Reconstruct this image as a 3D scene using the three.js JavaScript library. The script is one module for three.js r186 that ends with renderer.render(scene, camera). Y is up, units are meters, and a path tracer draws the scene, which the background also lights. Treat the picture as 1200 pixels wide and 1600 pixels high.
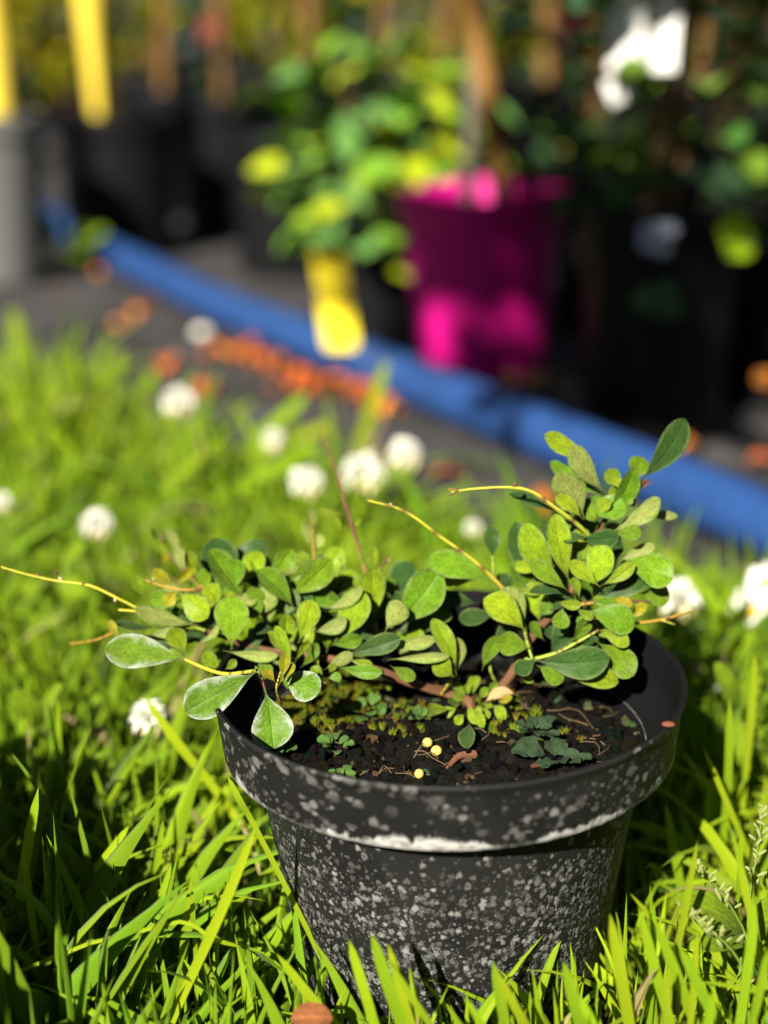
import * as THREE from 'three';
import { mergeGeometries, mergeVertices } from 'three/addons/utils/BufferGeometryUtils.js';

// ------------------------------------------------------------------ camera, sky, sun, exposure
const scene = new THREE.Scene();
const FOV = 38, PITCH = 18 * Math.PI / 180, EYE = new THREE.Vector3(0, 0.40, 0);
const camera = new THREE.PerspectiveCamera(FOV, 768 / 1024, 0.02, 200);
camera.position.copy(EYE);
camera.rotation.set(-PITCH, 0, 0);
camera.focus = 0.58;
camera.userData.fStop = 3.3;
const SKY = 0.09;                                                          // mean brightness of the sky
const SUN_AZ = 25 * Math.PI / 180, SUN_EL = 36 * Math.PI / 180;            // from behind the camera, to its left
const toSun = new THREE.Vector3(-Math.sin(SUN_AZ) * Math.cos(SUN_EL), Math.sin(SUN_EL), Math.cos(SUN_AZ) * Math.cos(SUN_EL));
{
  const w = 256, h = 128, d = new Float32Array(w * h * 4);                  // clear afternoon sky: deep blue overhead, paler towards the horizon and the sun
  for (let y = 0; y < h; y++) for (let x = 0; x < w; x++) {
    const el = ((y + 0.5) / h - 0.5) * Math.PI, az = ((x + 0.5) / w - 0.5) * 2 * Math.PI, v = new THREE.Vector3(Math.cos(el) * Math.cos(az), Math.sin(el), Math.cos(el) * Math.sin(az));
    const k = Math.exp(-Math.max(0, Math.sin(el)) * 3.2), g = Math.max(0, v.dot(toSun)) ** 6, b = SKY * (0.75 + 0.5 * g), i = (y * w + x) * 4;
    d[i] = b * (0.42 + 0.72 * k + 0.35 * g); d[i + 1] = b * (0.62 + 0.55 * k + 0.25 * g); d[i + 2] = b * (1.05 + 0.22 * k + 0.08 * g); d[i + 3] = 1;
  }
  const t = new THREE.DataTexture(d, w, h, THREE.RGBAFormat, THREE.FloatType); t.mapping = THREE.EquirectangularReflectionMapping; t.magFilter = THREE.LinearFilter; t.needsUpdate = true;
  scene.background = t; scene.environment = t;
}
const sun = new THREE.DirectionalLight(new THREE.Color(1.0, 0.93, 0.80), 5);
sun.target.position.set(0, 0, -1); sun.position.copy(toSun).multiplyScalar(8).add(sun.target.position);
sun.castShadow = true; sun.shadow.mapSize.set(4096, 4096);
Object.assign(sun.shadow.camera, { left: -4, right: 4, top: 4, bottom: -4, near: 0.5, far: 20 });
scene.add(sun, sun.target);
const renderer = new THREE.WebGLRenderer({ antialias: true });
renderer.toneMapping = THREE.LinearToneMapping;
renderer.toneMappingExposure = 2.9;
renderer.shadowMap.enabled = true;

// ------------------------------------------------------------------ helpers
function rng(seed) { let a = seed >>> 0; return () => { a = (a + 0x6D2B79F5) | 0; let t = Math.imul(a ^ (a >>> 15), 1 | a); t = (t + Math.imul(t ^ (t >>> 7), 61 | t)) ^ t; return ((t ^ (t >>> 14)) >>> 0) / 4294967296; }; }
const V = (x, y, z) => new THREE.Vector3(x, y, z);
const lerp = (a, b, t) => a + (b - a) * t;
const clamp = (x, a = 0, b = 1) => Math.max(a, Math.min(b, x));
const sm = (a, b, x) => { const t = clamp((x - a) / (b - a)); return t * t * (3 - 2 * t); };
const F = 800 / Math.tan(FOV * Math.PI / 360), SP = Math.sin(PITCH), CP = Math.cos(PITCH);
const ray = (px, py) => { const dx = (px - 600) / F, dy = -(py - 800) / F; return V(dx, dy * CP - SP, -CP - dy * SP); };
const onLevel = (px, py, y = 0) => { const r = ray(px, py); return EYE.clone().addScaledVector(r, (y - EYE.y) / r.y); };   // a pixel's point on a level surface
const onUpright = (px, py, z) => { const r = ray(px, py); return EYE.clone().addScaledVector(r, z / r.z); };              // ... on the upright plane at z
const perPx = (p) => { const d = p.clone().sub(EYE); return (-d.y * SP * 1 + -d.z * CP) / F; };                               // metres a pixel covers there
function hash(x, y, s = 0) { let h = Math.imul(x | 0, 374761393) ^ Math.imul(y | 0, 668265263) ^ Math.imul(s | 0, 2147483647 ^ 0x5bd1e995); h = Math.imul(h ^ (h >>> 13), 1274126177); return ((h ^ (h >>> 16)) >>> 0) / 4294967296; }
function noise(x, y, s = 0, wrap = 0) {
  const xi = Math.floor(x), yi = Math.floor(y), fx = x - xi, fy = y - yi, ux = fx * fx * (3 - 2 * fx), uy = fy * fy * (3 - 2 * fy);
  const w = (i) => (wrap ? ((i % wrap) + wrap) % wrap : i);
  return lerp(lerp(hash(w(xi), yi, s), hash(w(xi + 1), yi, s), ux), lerp(hash(w(xi), yi + 1, s), hash(w(xi + 1), yi + 1, s), ux), uy);
}
const fbm = (x, y, s = 0, o = 4, wrap = 0) => { let a = 0.5, v = 0, t = 0; for (let i = 0; i < o; i++) { v += a * noise(x, y, s + i, wrap); t += a; x *= 2; y *= 2; wrap *= 2; a *= 0.5; } return v / t; };
function texture(w, h, fn, srgb = true) {
  const d = new Uint8Array(w * h * 4);
  for (let y = 0; y < h; y++) for (let x = 0; x < w; x++) { const c = fn(x / w, y / h, x, y), i = (y * w + x) * 4; for (let k = 0; k < 3; k++) d[i + k] = clamp(typeof c === 'number' ? c : c[k]) * 255; d[i + 3] = 255; }
  const t = new THREE.DataTexture(d, w, h); t.magFilter = THREE.LinearFilter; t.minFilter = THREE.LinearMipmapLinearFilter; t.generateMipmaps = true;
  t.wrapS = t.wrapT = THREE.RepeatWrapping; if (srgb) t.colorSpace = THREE.SRGBColorSpace; t.needsUpdate = true; return t;
}
const taken = {};
function numbered(name) { const n = taken[name] = (taken[name] ?? -1) + 1; return n ? `${name}_${String(n).padStart(3, '0')}` : name; }
function tag(o, label, category, group, kind) { o.userData = { label, category }; if (group) o.userData.group = group; if (kind) o.userData.kind = kind; return o; }
function shade(o) { o.castShadow = o.receiveShadow = true; return o; }
function thing(name, label, category, pos = [0, 0, 0], group) { const g = new THREE.Group(); g.name = numbered(name); g.position.set(...(pos.isVector3 ? pos.toArray() : pos)); tag(g, label, category, group); scene.add(g); return g; }
function part(name, geo, mat, parent) { const m = shade(new THREE.Mesh(geo, mat)); m.name = name; parent.add(m); return m; }
function single(name, geo, mat, label, category, group, pos) { const m = shade(new THREE.Mesh(geo, mat)); m.name = numbered(name); if (pos) m.position.copy(pos); tag(m, label, category, group); scene.add(m); return m; }
function setting(name, geo, mat) { const m = shade(new THREE.Mesh(geo, mat)); m.name = name; m.userData = { kind: 'structure' }; scene.add(m); return m; }
const lin = (r, g, b) => new THREE.Color().setRGB(r, g, b);
const std = (c, roughness = 0.8, more = {}) => new THREE.MeshPhysicalMaterial({ color: c, roughness, specularIntensity: roughness > 0.75 ? 0.12 : 0.3, side: THREE.DoubleSide, ...more });
const leafy = (c, through = 0.4, more = {}) => new THREE.MeshPhysicalMaterial({ color: c, roughness: 0.95, specularIntensity: 0.15, transmission: through, thickness: 0, side: THREE.DoubleSide, ...more });
function tube(pts, r0, r1, seg = 24, sides = 8, bumps = 0, seed = 1) {      // a tapered tube through points
  const R = rng(seed), c = new THREE.CatmullRomCurve3(pts, false, 'centripetal'), g = new THREE.TubeGeometry(c, seg, 1, sides, false), p = g.attributes.position, q = V(), n = sides + 1;
  for (let i = 0; i <= seg; i++) { const m = c.getPointAt(i / seg), s = lerp(r0, r1, i / seg) * (1 + bumps * (R() - 0.5)); for (let j = 0; j < n; j++) { q.fromBufferAttribute(p, i * n + j).sub(m).multiplyScalar(s).add(m); p.setXYZ(i * n + j, q.x, q.y, q.z); } }
  g.computeVertexNormals(); return g;
}
function paint(g, c) { const n = g.attributes.position.count, a = new Float32Array(n * 3); for (let i = 0; i < n; i++) a.set([c.r, c.g, c.b], i * 3); g.setAttribute('color', new THREE.BufferAttribute(a, 3)); return g; }

// ------------------------------------------------------------------ leaves
function leafProfile(t, shape) {   // half width 0..1 along a leaf
  if (shape === 'clover') return Math.sqrt(Math.max(0, 1 - (2 * t - 1) ** 2)) * (0.6 + 0.4 * t);
  const s = clamp((t - 0.1) / 0.9), a = shape === 'lance' ? 0.9 : 1.25, b = shape === 'lance' ? 0.75 : 0.65, m = a / (a + b);
  return Math.max(0.035, (s ** a) * ((1 - s) ** b) / ((m ** a) * ((1 - m) ** b))) * (t > 0.999 ? 0.02 : 1);
}
const UC = [-1, -0.93, -0.72, -0.42, -0.12, 0, 0.12, 0.42, 0.72, 0.93, 1];
// a thin leaf with an upper and a lower skin; axis from b to t, nrm its upper side
function leafGeo(b, t, W, nrm, o = {}) {
  const { rows = 16, cols = UC, cup = 0.12, bend = 0.08, top, under, edge, shape = 'obovate', wave = 0, R = Math.random, thick = 0.00022, colored = true } = o;
  const ax = t.clone().sub(b), L = ax.length(); ax.normalize();
  const n = nrm.clone().addScaledVector(ax, -nrm.dot(ax)).normalize(), s = V().crossVectors(ax, n).normalize();
  const pos = [], col = [], uv = [], idx = [], ph = R() * 6.28, k = cols.length, skew = (R() - 0.5) * 0.12, tw = (R() - 0.5) * 0.5;
  for (let side = 0; side < 2; side++) for (let i = 0; i <= rows; i++) {
    const v = 1 - (1 - i / rows) ** 1.25, hw = W / 2 * leafProfile(v, shape), lift = bend * L * 4 * v * (1 - v) - bend * 0.4 * L * v * v;
    for (let j = 0; j < k; j++) {
      const u = cols[j], e = Math.abs(u), tws = tw * (v - 0.3) * u * hw;
      const h = lift + cup * hw * 1.6 * (e ** 1.3) + wave * W * Math.sin(v * 9 + ph + (u > 0 ? 1.3 : 0)) * e * e * leafProfile(v, shape) + tws - (side ? thick * (1 - e ** 6) : 0);
      const p = b.clone().addScaledVector(ax, v * L).addScaledVector(s, u * hw * (1 - 0.12 * cup) + skew * L * Math.sin(v * 3.1)).addScaledVector(n, h);
      pos.push(p.x, p.y, p.z); uv.push(0.5 + u * 0.5, v);
      if (colored) { let c = side ? under : top; if (edge && e > 0.9) c = edge.grain ? c.clone().lerp(edge.c, 0.25 + 0.75 * hash(i, j + side * 5, 3)) : edge.c; else if (edge && edge.grain && e > 0.6) c = c.clone().lerp(edge.c, 0.45 * hash(i, j, 8) ** 2); else if (edge && e > 0.65 && edge.wide) c = c.clone().lerp(edge.c, 0.5); col.push(c.r, c.g, c.b); }
    }
  }
  const o2 = (rows + 1) * k;
  for (let i = 0; i < rows; i++) for (let j = 0; j < k - 1; j++) { const a = i * k + j, c = a + k; idx.push(a, a + 1, c, a + 1, c + 1, c); idx.push(o2 + a, o2 + c, o2 + a + 1, o2 + a + 1, o2 + c, o2 + c + 1); }
  const g = new THREE.BufferGeometry();
  g.setAttribute('position', new THREE.Float32BufferAttribute(pos, 3)); g.setAttribute('uv', new THREE.Float32BufferAttribute(uv, 2));
  if (colored) g.setAttribute('color', new THREE.Float32BufferAttribute(col, 3));
  g.setIndex(idx); g.computeVertexNormals(); return g;
}
const veinAt = (u, v) => {      // 0..1, brightest on the veins
  const x = Math.abs(u - 0.5) * 2; let m = Math.exp(-((x / 0.05) ** 2));
  const q = v * 7 - x * 2.4 + 0.15 * noise(u * 6, v * 6, 5), f = Math.abs(q - Math.round(q)); m = Math.max(m, 0.55 * Math.exp(-((f / 0.07) ** 2)) * (1 - x * 0.6));
  return m;
};
const leafMap = texture(256, 512, (u, v) => { const m = veinAt(u, v), n = fbm(u * 14, v * 28, 3, 4), f = noise(u * 90, v * 180, 9), w = noise(u * 60, v * 120, 31), k = 0.80 + 0.34 * (n - 0.5) + 0.14 * (f - 0.5) + (w > 0.93 ? 0.35 : 0); return [k + 0.17 * m, k + 0.14 * m, k + 0.10 * m]; });
const leafBump = texture(256, 512, (u, v) => 0.6 - 0.45 * veinAt(u, v) + 0.25 * (fbm(u * 18, v * 36, 8, 3) - 0.5), false);
const shrubLeafMat = leafy(0xffffff, 0.36, { vertexColors: true, map: leafMap, bumpMap: leafBump, bumpScale: 0.0010, clearcoat: 0.10, clearcoatRoughness: 0.35 });
shrubLeafMat.name = 'shrub_leaf';

// ------------------------------------------------------------------ ground
const matTex = texture(512, 512, (u, v, x, y) => { const w = ((x >> 2) + (y >> 2)) % 2 ? 0.9 : 0.72, n = fbm(u * 8, v * 8, 21, 5, 8), g = hash(x, y, 4); const k = w * (0.55 + 0.75 * n) + (g > 0.985 ? 0.5 : 0); return [k, k * 0.985, k * 0.96]; });
matTex.repeat.set(90, 90);
const weedMat = std(lin(0.075, 0.075, 0.08), 0.85, { map: matTex });
const gnd = new THREE.PlaneGeometry(60, 60, 1, 1); gnd.rotateX(-Math.PI / 2); gnd.translate(0, 0, -8);
setting('weed_mat_ground', gnd, weedMat);
// edge between lawn and weed mat, x -> z
const edgePts = [[-3, -3.3], [-0.9, -2.05], [-0.62, -1.66], [-0.36, -1.38], [-0.12, -1.17], [0.05, -1.08], [0.2, -0.97], [0.35, -0.9], [0.7, -0.78], [2.5, 0.1]];
const edgeZ = (x) => { for (let i = 1; i < edgePts.length; i++) if (x <= edgePts[i][0]) { const [a, b] = edgePts[i - 1], [c, d] = edgePts[i]; return lerp(b, d, (x - a) / (c - a)); } return 0.1; };
{
  const s = new THREE.Shape(); s.moveTo(-3, -2.5);
  s.lineTo(2.5, -2.5); for (let i = edgePts.length - 1; i >= 0; i--) s.lineTo(edgePts[i][0], -edgePts[i][1]); s.closePath();
  const g = new THREE.ShapeGeometry(s); g.rotateX(-Math.PI / 2); g.translate(0, 0.004, 0);
  const t = texture(512, 512, (u, v) => { const n = fbm(u * 16, v * 16, 31, 5, 16), m = fbm(u * 6, v * 6, 37, 4, 6); return [0.24 + 0.25 * n, 0.24 + 0.26 * m, 0.12 + 0.1 * n]; }); t.repeat.set(3, 3);
  setting('lawn_soil', g, std(lin(0.35, 0.35, 0.35), 0.95, { map: t }));
}

// ------------------------------------------------------------------ the black pot
const POT = V(0.0290, 0, -0.552), RIM_Y = 0.152, TILT = 0.022;
function limeTexture(w, h, cfg) {     // mineral crust and lichen specks on black plastic
  const a = new Float32Array(w * h), R = rng(cfg.seed);
  for (let y = 0; y < h; y++) for (let x = 0; x < w; x++) a[y * w + x] = 0.003 + 0.013 * fbm(x / w * 24, y / h * 24 * h / w, cfg.seed, 5, 24) ** 1.5 + 0.004 * hash(x, y, 2);
  const spot = (cx, cy, r, v, ring) => {
    const e = 0.7 + R() * 0.6, ph = R() * 6.28, amp = 0.05 + R() * 0.16, q = Math.ceil(r * 1.6);
    for (let y = -q; y <= q; y++) for (let x = -q; x <= q; x++) {
      const yy = Math.round(cy + y); if (yy < 0 || yy >= h) continue;
      const xx = ((Math.round(cx + x) % w) + w) % w, an = Math.atan2(y * e, x), d = Math.hypot(x, y * e) / (r * (1 + amp * Math.sin(an * 3 + ph) + amp * 0.6 * Math.sin(an * 5 + ph * 2)));
      let k = 1 - sm(0.7, 1.1, d); if (ring) k *= 0.35 + 0.65 * sm(0.35, 0.8, d); k *= 0.55 + 0.75 * noise(xx * 0.22, yy * 0.22, 77);
      a[yy * w + xx] = Math.max(a[yy * w + xx], lerp(a[yy * w + xx], v, clamp(k)));
    }
  };
  for (let i = 0; i < cfg.n; i++) { const x = R() * w, y = R() * h; if (R() > cfg.dens(x / w, y / h)) continue; const r = cfg.r0 + cfg.r1 * R() ** 3.2; spot(x, y, r, (0.05 + 0.22 * R() ** 1.6) * cfg.bright, R() < 0.3 && r > cfg.r0 * 2); }
  if (cfg.line) for (let x = 0; x < w; x++) {      // crust gathered along the lower edge of the rim
    const c = fbm(x / w * 40, 0.5, 91, 5, 40), big = fbm(x / w * 13, 3.5, 17, 3, 13), top = (0.05 + 0.20 * sm(0.48, 0.66, c) * sm(0.35, 0.6, big) + 0.05 * noise(x * 0.3, 1, 3)) * h;
    for (let y = 0; y < top; y++) { const k = (1 - sm(0.6, 1, y / top)) * (0.45 + 0.8 * noise(x * 0.15, y * 0.15, 13)); const i = y * w + x; a[i] = lerp(a[i], 0.13 + 0.22 * sm(0.4, 0.6, c), clamp(k) * (0.35 + 0.65 * sm(0.36, 0.56, c))); }
  }
  const toS = (l) => (l <= 0.0031308 ? l * 12.92 : 1.055 * l ** (1 / 2.4) - 0.055);
  return [texture(w, h, (u, v, x, y) => { const l = a[y * w + x]; return [toS(l * 1.0), toS(l * 0.99), toS(l * 0.965)]; }), texture(w, h, (u, v, x, y) => clamp(0.2 + 2.4 * a[y * w + x] + 0.15 * noise(x * 0.5, y * 0.5, 5)), false)];
}
const [wallMap, wallBump] = limeTexture(2048, 512, { seed: 11, n: 46000, r0: 1.1, r1: 5, bright: 0.72, dens: (u, v) => (0.30 + 0.7 * fbm(u * 12, v * 4, 61, 3, 12)) * lerp(1, 0.16, sm(0.66, 0.97, v)) });
const [rimMap, rimBump] = limeTexture(2048, 128, { seed: 23, n: 2300, r0: 1.6, r1: 8, bright: 0.55, line: true, dens: (u, v) => 0.15 + 0.85 * sm(0.35, 0.7, fbm(u * 16, v * 2, 71, 3, 16)) });
function lathe(profile, seg, y0, y1) { const g = new THREE.LatheGeometry(profile.map(([r, y]) => new THREE.Vector2(r, y)), seg), p = g.attributes.position, u = g.attributes.uv; for (let i = 0; i < p.count; i++) u.setY(i, (p.getY(i) - y0) / (y1 - y0)); return g; }
const H0 = RIM_Y, LIP = 0.0275;
const potWallMat = std(0xffffff, 0.62, { map: wallMap, bumpMap: wallBump, bumpScale: 0.0007 }), potRimMat = std(0xffffff, 0.58, { map: rimMap, bumpMap: rimBump, bumpScale: 0.0006 }), potPlain = std(lin(0.005, 0.005, 0.0055), 0.76);
function blackPot(name, label, pos, group) {
  const g = thing(name, label, 'pot', pos, group);
  part('wall', lathe([[0.0, 0.002], [0.052, 0.002], [0.0585, 0.003], [0.0615, 0.006], [0.0625, 0.012], [0.0695, 0.06], [0.0768, 0.105], [0.0800, H0 - LIP + 0.001]], 128, 0, H0 - LIP), potWallMat, g);
  const lip = H0 - LIP;
  part('rim', lathe([[0.0800, lip + 0.0012], [0.0905, lip], [0.0915, lip + 0.0006], [0.0918, lip + 0.003], [0.0938, H0 - 0.006], [0.0945, H0 - 0.0028], [0.0954, H0 - 0.0018], [0.0956, H0 - 0.0007], [0.0949, H0]], 160, lip, H0), potRimMat, g);
  part('inner_wall', lathe([[0.0949, H0], [0.0936, H0 + 0.0002], [0.0927, H0 - 0.0008], [0.0915, H0 - 0.012], [0.0893, lip + 0.003], [0.0808, lip + 0.0022], [0.0785, lip - 0.002], [0.074, 0.095], [0.0605, 0.012]], 128, 0, H0), potPlain, g);
  return g;
}
const pot = blackPot('black_pot', 'black plastic pot with white lime crust holding the small leafy shrub', POT.clone().setY(0.0));
pot.rotation.set(0, 2.1, 0); pot.rotation.order = 'ZXY'; pot.rotation.z = TILT;

// soil in the pot
const SOIL_Y = RIM_Y - 0.028;
const soilH = (x, z) => SOIL_Y + 0.006 * (fbm((x + 1) * 60, (z + 1) * 60, 5, 4) - 0.5) + 0.003 * (noise((x + 1) * 260, (z + 1) * 260, 8) - 0.5) + 0.004 * Math.exp(-(((x - 0.01) ** 2 + (z + 0.03) ** 2) / 0.0012)) - x * 0;
const soilAt = (px, py) => { let y = SOIL_Y; let p; for (let i = 0; i < 4; i++) { p = onLevel(px, py, y); y = soilH(p.x - POT.x, p.z - POT.z); } return p.setY(y); };
{
  const g = thing('potting_soil', 'dark damp potting soil with moss filling the black pot', 'soil', [POT.x, 0, POT.z]); g.userData.kind = 'stuff';
  const rings = 44, seg = 130, pos = [], uv = [], idx = []; pos.push(0, soilH(0, 0), 0); uv.push(0, 0);
  for (let i = 1; i <= rings; i++) for (let j = 0; j < seg; j++) { const r = 0.0815 * i / rings, a = j / seg * 6.2832, x = r * Math.cos(a), z = r * Math.sin(a); pos.push(x, soilH(x, z) + 0.022 * x * 0, z); uv.push(x * 20, z * 20); }
  for (let j = 0; j < seg; j++) idx.push(0, 1 + (j + 1) % seg, 1 + j);
  for (let i = 0; i < rings - 1; i++) for (let j = 0; j < seg; j++) { const a = 1 + i * seg + j, b = 1 + i * seg + (j + 1) % seg; idx.push(a, b, a + seg, b, b + seg, a + seg); }
  const s = new THREE.BufferGeometry(); s.setAttribute('position', new THREE.Float32BufferAttribute(pos, 3)); s.setAttribute('uv', new THREE.Float32BufferAttribute(uv, 2)); s.setIndex(idx); s.computeVertexNormals();
  const st = texture(512, 512, (u, v, x, y) => { const n = fbm(u * 24, v * 24, 41, 5, 24), q = hash(x >> 1, y >> 1, 6); const k = 0.02 + 0.08 * n + (q > 0.98 ? 0.08 : 0), m = sm(0.55, 0.7, fbm(u * 7, v * 7, 44, 4, 7)); return [k * 1.0, k * (0.92 + 0.25 * m), k * 0.78]; });
  part('soil_surface', s, std(0xffffff, 0.95, { map: st, bumpMap: st, bumpScale: 0.0015 }), g);
  const R = rng(77), crumb = new THREE.IcosahedronGeometry(1, 1), cp = crumb.attributes.position; for (let i = 0; i < cp.count; i++) { const k = 0.75 + 0.5 * hash(Math.round(cp.getX(i) * 50), Math.round(cp.getY(i) * 50 + 7 * cp.getZ(i) * 50), 1); cp.setXYZ(i, cp.getX(i) * k, cp.getY(i) * k * 0.7, cp.getZ(i) * k); } crumb.computeVertexNormals();
  const N = 2600, im = shade(new THREE.InstancedMesh(crumb, std(0xffffff, 0.95), N)); im.name = 'crumbs'; im.userData = { kind: 'stuff' };
  const M = new THREE.Matrix4(), q = new THREE.Quaternion();
  for (let i = 0; i < N; i++) { const r = 0.078 * Math.sqrt(R()), a = R() * 6.283, x = r * Math.cos(a), z = r * Math.sin(a), s1 = 0.0004 + 0.0019 * R() ** 5; q.setFromEuler(new THREE.Euler(R() * 6, R() * 6, R() * 6)); M.compose(V(x, soilH(x, z) + s1 * 0.2, z), q, V(s1, s1 * (0.7 + R()), s1 * (0.7 + R() * 1.4))); im.setMatrixAt(i, M); const k = R(); im.setColorAt(i, k < 0.9 ? lin(0.001 + 0.0035 * R(), 0.001 + 0.003 * R(), 0.0008 + 0.002 * R()) : lin(0.02 + 0.04 * R(), 0.02 + 0.035 * R(), 0.012 + 0.01 * R())); }
  g.add(im);
  // fibres and rootlets
  const fib = []; for (let i = 0; i < 60; i++) { const r = 0.074 * Math.sqrt(R()), a = R() * 6.283, x = r * Math.cos(a), z = r * Math.sin(a), L = 0.005 + 0.014 * R(), d = R() * 6.28, pts = []; for (let k = 0; k < 4; k++) { const xx = x + Math.cos(d + k * 0.5 * (R() - 0.5)) * L * k / 3, zz = z + Math.sin(d + k * 0.5 * (R() - 0.5)) * L * k / 3; pts.push(V(xx, soilH(xx, zz) + 0.0006 + 0.002 * R() * Math.sin(k), zz)); } const t = tube(pts, 0.00025, 0.00015, 6, 4); fib.push(t); }
  part('rootlets', mergeGeometries(fib), std(lin(0.12, 0.08, 0.045), 0.9), g).userData.kind = 'stuff';
  // moss
  const tuft = []; for (let k = 0; k < 6; k++) { const a = k * 1.05, c = new THREE.ConeGeometry(0.16, 1, 4); c.translate(0, 0.5, 0); c.rotateZ(0.5 + 0.2 * (k % 2)); c.rotateY(a); tuft.push(c); }
  const moss = shade(new THREE.InstancedMesh(mergeGeometries(tuft), leafy(0xffffff, 0.25), 900)); moss.name = 'moss'; moss.userData = { kind: 'stuff' };
  const spots = [[500, 1105, 90, 40], [440, 1110, 50, 26], [560, 1082, 60, 22], [790, 1110, 60, 20], [620, 1120, 60, 16], [860, 1150, 60, 20]].map(([x, y, w, h]) => [soilAt(x, y), w, h]);
  for (let i = 0; i < 900; i++) { const [c, w] = spots[Math.floor(R() * R() * spots.length)], r = w * 0.00024 * Math.sqrt(R()), a = R() * 6.28, x = clamp(c.x - POT.x + r * Math.cos(a), -0.078, 0.078), z = c.z - POT.z + r * 1.3 * Math.sin(a), s1 = 0.0014 + 0.0022 * R(); if (Math.hypot(x, z) > 0.079) { M.makeScale(0.0004, 0.0004, 0.0004).setPosition(0, SOIL_Y - 0.002, 0); } else { q.setFromEuler(new THREE.Euler(0.3 * (R() - 0.5), R() * 6, 0.3 * (R() - 0.5))); M.compose(V(x, soilH(x, z) - 0.0004, z), q, V(s1, s1 * 1.4, s1)); } moss.setMatrixAt(i, M); moss.setColorAt(i, lin(0.10 + 0.12 * R(), 0.13 + 0.1 * R(), 0.012)); }
  g.add(moss);
}
// liverwort patches, slow-release granules, bits lying on the soil
{
  const R = rng(5), lm = leafy(0xffffff, 0.15, { vertexColors: true, roughness: 0.7 });
  function liverwort(px, py, wpx, hpx, dark, label) {
    const c = soilAt(px, py), sz = wpx * perPx(c), g = thing('liverwort', label, 'liverwort', c, 'liverwort on the potting soil'), n = dark ? 15 : 8;
    for (let i = 0; i < n; i++) {
      const a = i / n * 6.283 + R() * 0.6, rr = sz * (0.05 + 0.32 * R()), L = sz * (0.20 + 0.16 * R()), base = V(Math.cos(a) * rr, 0.002 + 0.0012 * R(), Math.sin(a) * rr * 0.9), tip = base.clone().add(V(Math.cos(a + 0.6 * (R() - 0.5)) * L, 0.001 + 0.002 * R(), Math.sin(a) * L));
      const k = 0.7 + 0.6 * R(), top = dark ? lin(0.026 * k, 0.046 * k, 0.022 * k) : lin(0.05 * k, 0.10 * k, 0.02 * k);
      part('lobe', leafGeo(base, tip, L * 1.15, V(0.2 * (R() - 0.5), 1, 0.2), { top, under: top, shape: 'clover', wave: 0.08, cup: 0.1, bend: 0.1, R, rows: 8, thick: 0.0005 }), lm, g);
    }
  }
  liverwort(868, 1192, 105, 60, true, 'grey green lobed liverwort patch on soil near the pot rim');
  liverwort(430, 1183, 60, 22, false, 'small green liverwort below the hanging silver edged leaf');
  liverwort(523, 1178, 60, 26, false, 'small green liverwort patch left of the yellow granules');
  liverwort(540, 1222, 46, 18, false, 'little green liverwort against the front rim of the pot');
  liverwort(575, 1120, 70, 26, false, 'small green liverwort under the thick brown branch');
  liverwort(660, 1128, 50, 20, false, 'dull green liverwort beside the low leaf rosette');
  liverwort(840, 1148, 60, 22, true, 'dull liverwort scrap behind the grey green patch');
  [[668, 1166, 0.0021], [682, 1180, 0.0023], [655, 1216, 0.0019]].forEach(([x, y, r]) => { const c = soilAt(x, y), s = new THREE.SphereGeometry(r, 16, 12); s.translate(0, r * 0.75, 0); single('fertiliser_granule', s, std(lin(0.50, 0.36, 0.09), 0.35), 'round yellow fertiliser granule lying on the potting soil', 'granule', 'fertiliser granules on the soil', c); });
  const a = soilAt(700, 1203), b = soilAt(718, 1192), c = soilAt(742, 1185);
  single('root_piece', tube([V(0, 0.0012, 0), b.clone().sub(a).add(V(0, 0.003, 0)), c.clone().sub(a).add(V(0, 0.0018, 0))], 0.0012, 0.0017, 14, 7, 0.3, 4), std(lin(0.13, 0.06, 0.035), 0.85), 'short reddish brown root piece on the soil beside granules', 'root', null, a);
  const d = onLevel(1046, 1143, RIM_Y);
  const chip = new THREE.IcosahedronGeometry(0.0022, 1); chip.scale(1.2, 0.45, 0.8); single('bark_crumb', chip, std(lin(0.14, 0.05, 0.03), 0.9), 'tiny red brown crumb resting on the pot rim', 'crumb', null, d.add(V(-0.0005, 0.003, 0)));
}

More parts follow.
